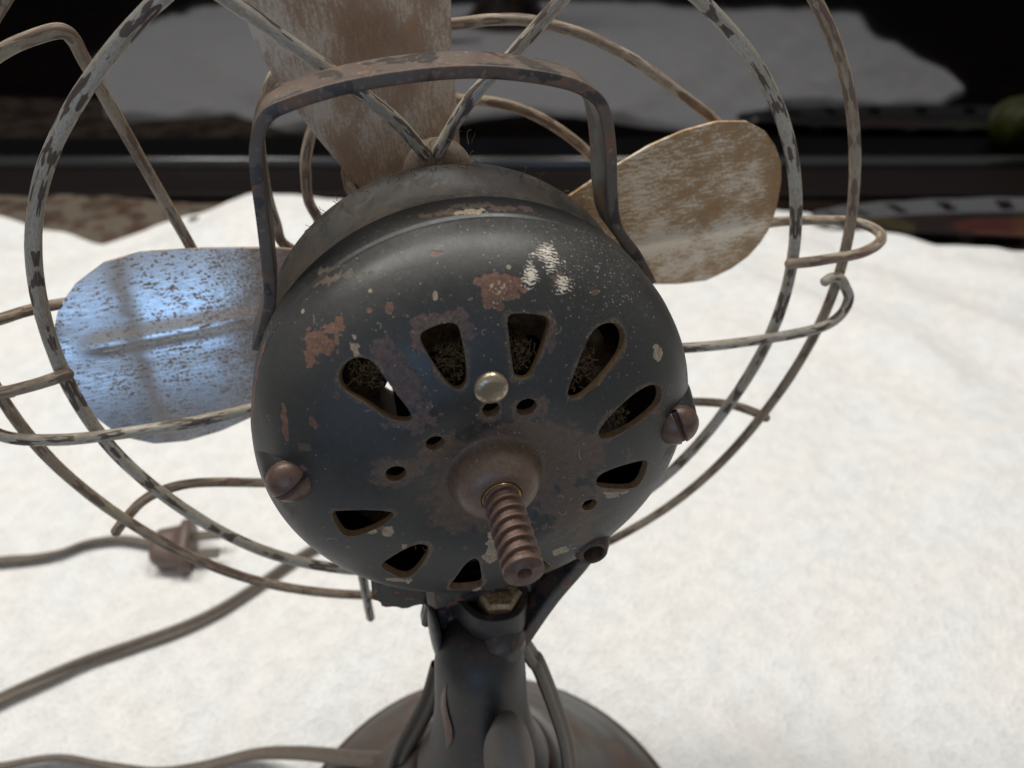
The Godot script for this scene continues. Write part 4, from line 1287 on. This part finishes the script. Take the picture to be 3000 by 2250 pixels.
func back_materials() -> void:
	M.gloss = plain("black_gloss", Color(0.145, 0.145, 0.155).linear_to_srgb(), 0.045, 1.0)
	M.rail = plain("black_rail", rgb(26, 26, 28), 0.2, 0.0, 0.6)
	M.ledge = plain("dark_ledge", rgb(22, 18, 17), 0.5, 0.0, 0.25)
	M.china = plain("white_china", rgb(72, 72, 75), 0.6)
	M.brass_dull = plain("dull_brass", rgb(88, 80, 70), 0.6, 0.1)
	M.wing = mat(layered(256, [98, 92, 87, 0.55, 0.55, 0.2], [[noise_bytes(256, 0.02, 71, 4), 0.5, 0.8, 104, 84, 70, 0.6, 0.5, 0.0, 0.7], [noise_bytes(256, 0.1, 72, 2), 0.6, 0.8, 116, 110, 102, 0.5, 0.55, 0.1, 0.6]]), "grey_worn_iron", 0.02)
	M.table = mat(layered(512, [22, 19, 18, 0.85, 0.5, 0.0], [[noise_bytes(512, 0.012, 73, 3), 0.5, 0.8, 38, 31, 26, 0.9, 0.5, 0.0, 0.8], [noise_bytes(512, 0.03, 74, 3), 0.6, 0.75, 38, 26, 22, 0.9, 0.5, 0.0, 0.7]]), "brown_table", 0.4, 0.0, 0.08)
	M.gourd = mat(layered(256, [112, 116, 52, 0.4, 0.5, 0.0], [[noise_bytes(256, 0.02, 91, 4), 0.5, 0.8, 84, 92, 40, 0.5, 0.5, 0.0, 0.7]]), "dull_green_rind", 0.08)
	M.cloth = mat(layered(512, [98, 90, 80, 0.9, 0.5, 0.0], [[noise_bytes(512, 0.01, 81, 3), 0.45, 0.7, 58, 46, 40, 0.9, 0.5, 0.0, 0.85], [noise_bytes(512, 0.02, 82, 3), 0.58, 0.68, 72, 50, 40, 0.9, 0.5, 0.0, 0.7], [noise_bytes(512, 0.09, 83, 3), 0.55, 0.85, 112, 102, 90, 0.9, 0.6, 0.0, 0.5]]), "brown_mottled_cloth", 0.35, 0.1, 0.2)
	# the shell in front of the bell seam: black paint under brown dust, thicker where it can settle
	var S := 512
	M.shell = mat(layered(S, [42, 40, 38, 0.5, 0.5, 0.0], [[noise_bytes(S, 0.008, 75, 4), 0.4, 0.75, 80, 67, 54, 0.85, 0.55, 0.0, 0.8], [noise_bytes(S, 0.05, 76, 3), 0.55, 0.85, 88, 82, 72, 0.9, 0.65, 0.0, 0.45], [noise_bytes(S, 0.02, 77, 4), 0.66, 0.72, 40, 40, 42, 0.4, 0.45, 0.0, 0.8]]), "dusty_black_paint", 0.06, 0.04)
	# painted well of the platter
	var col := PackedByteArray(); col.resize(S * S * 3)
	var n := noise_bytes(S, 0.02, 78, 4)
	var spots := [[-0.82, 0.0, 0.13, 0.75, 52, 46, 30], [-0.28, 0.1, 0.30, 0.72, 64, 30, 26], [0.12, 0.0, 0.16, 0.6, 52, 55, 30], [0.5, 0.0, 0.26, 0.7, 60, 32, 26], [-0.30, 0.45, 0.22, 0.18, 74, 46, 36]]
	for y in S:
		for x in S:
			var i := y * S + x
			var v := n[i] / 255.0 - 0.5
			var c := Vector3(30, 22, 20)
			for s in spots:
				var e := Vector2((2.0 * x / S - 1.0 - s[0]) / s[2], (2.0 * y / S - 1.0 - s[1]) / s[3]).length()
				c = c.lerp(Vector3(s[4], s[5], s[6]), ss(1.0, 0.85, e + 0.3 * v))
			c *= 1.0 + 0.5 * v
			col[i * 3] = int(clampf(c.x, 0, 255)); col[i * 3 + 1] = int(clampf(c.y, 0, 255)); col[i * 3 + 2] = int(clampf(c.z, 0, 255))
	M.well = plain("painted_well", Color.WHITE, 0.25)
	M.well.albedo_texture = tex(col, S)


func _ready() -> void:
	# camera: a phone held above and behind the fan, looking down
	var cam := Camera3D.new()
	cam.name = "camera"
	cam.position = Vector3(0, 0.374, 0)
	cam.rotation_degrees = Vector3(-36.39, 0, 0)
	var at := CameraAttributesPhysical.new()
	at.frustum_focal_length = 24.0
	at.frustum_near = 0.02
	at.frustum_far = 30.0
	at.exposure_aperture = 11.0
	at.frustum_focus_distance = 0.187
	cam.attributes = at
	add_child(cam)
	cam.current = true
	cam.fov = 53.1
	var we := WorldEnvironment.new()
	we.name = "environment"
	var env := Environment.new()
	env.background_mode = Environment.BG_COLOR
	env.background_color = Color(0.30, 0.294, 0.285).linear_to_srgb()
	env.tonemap_mode = Environment.TONE_MAPPER_LINEAR
	env.tonemap_exposure = 1.03
	env.sdfgi_enabled = true
	env.ssao_enabled = true
	env.ssil_enabled = true
	we.environment = env
	add_child(we)
	# the room's ceiling light, and the cool light of a window behind the photographer
	for x in [-0.85, -0.2, 0.45]:
		area("ceiling_light", Vector3(x - 0.1, 1.6, -0.58), Vector3(x * 0.5, 0, -0.5), Vector2(0.28, 0.4), Color(1.0, 0.985, 0.955), 0.88)
	area("window_light", Vector3(-0.17, 0.17, 1.75), Vector3(-0.1, 0.25, -0.2), Vector2(0.95, 0.7), Color(0.57, 0.78, 1.0), 0.48)
	make_materials()
	back_materials()
	make_back()
	make_towel()
	make_fan()
	make_cord()

func area(called: String, at: Vector3, towards: Vector3, size: Vector2, c: Color, e: float) -> void:
	var l := AreaLight3D.new()
	l.name = called
	l.area_size = size
	l.light_color = c
	l.light_energy = e
	l.shadow_enabled = true
	l.area_range = 6.0
	add_child(l)
	l.look_at_from_position(at, towards, Vector3.UP if absf((towards - at).normalized().y) < 0.95 else Vector3.FORWARD)
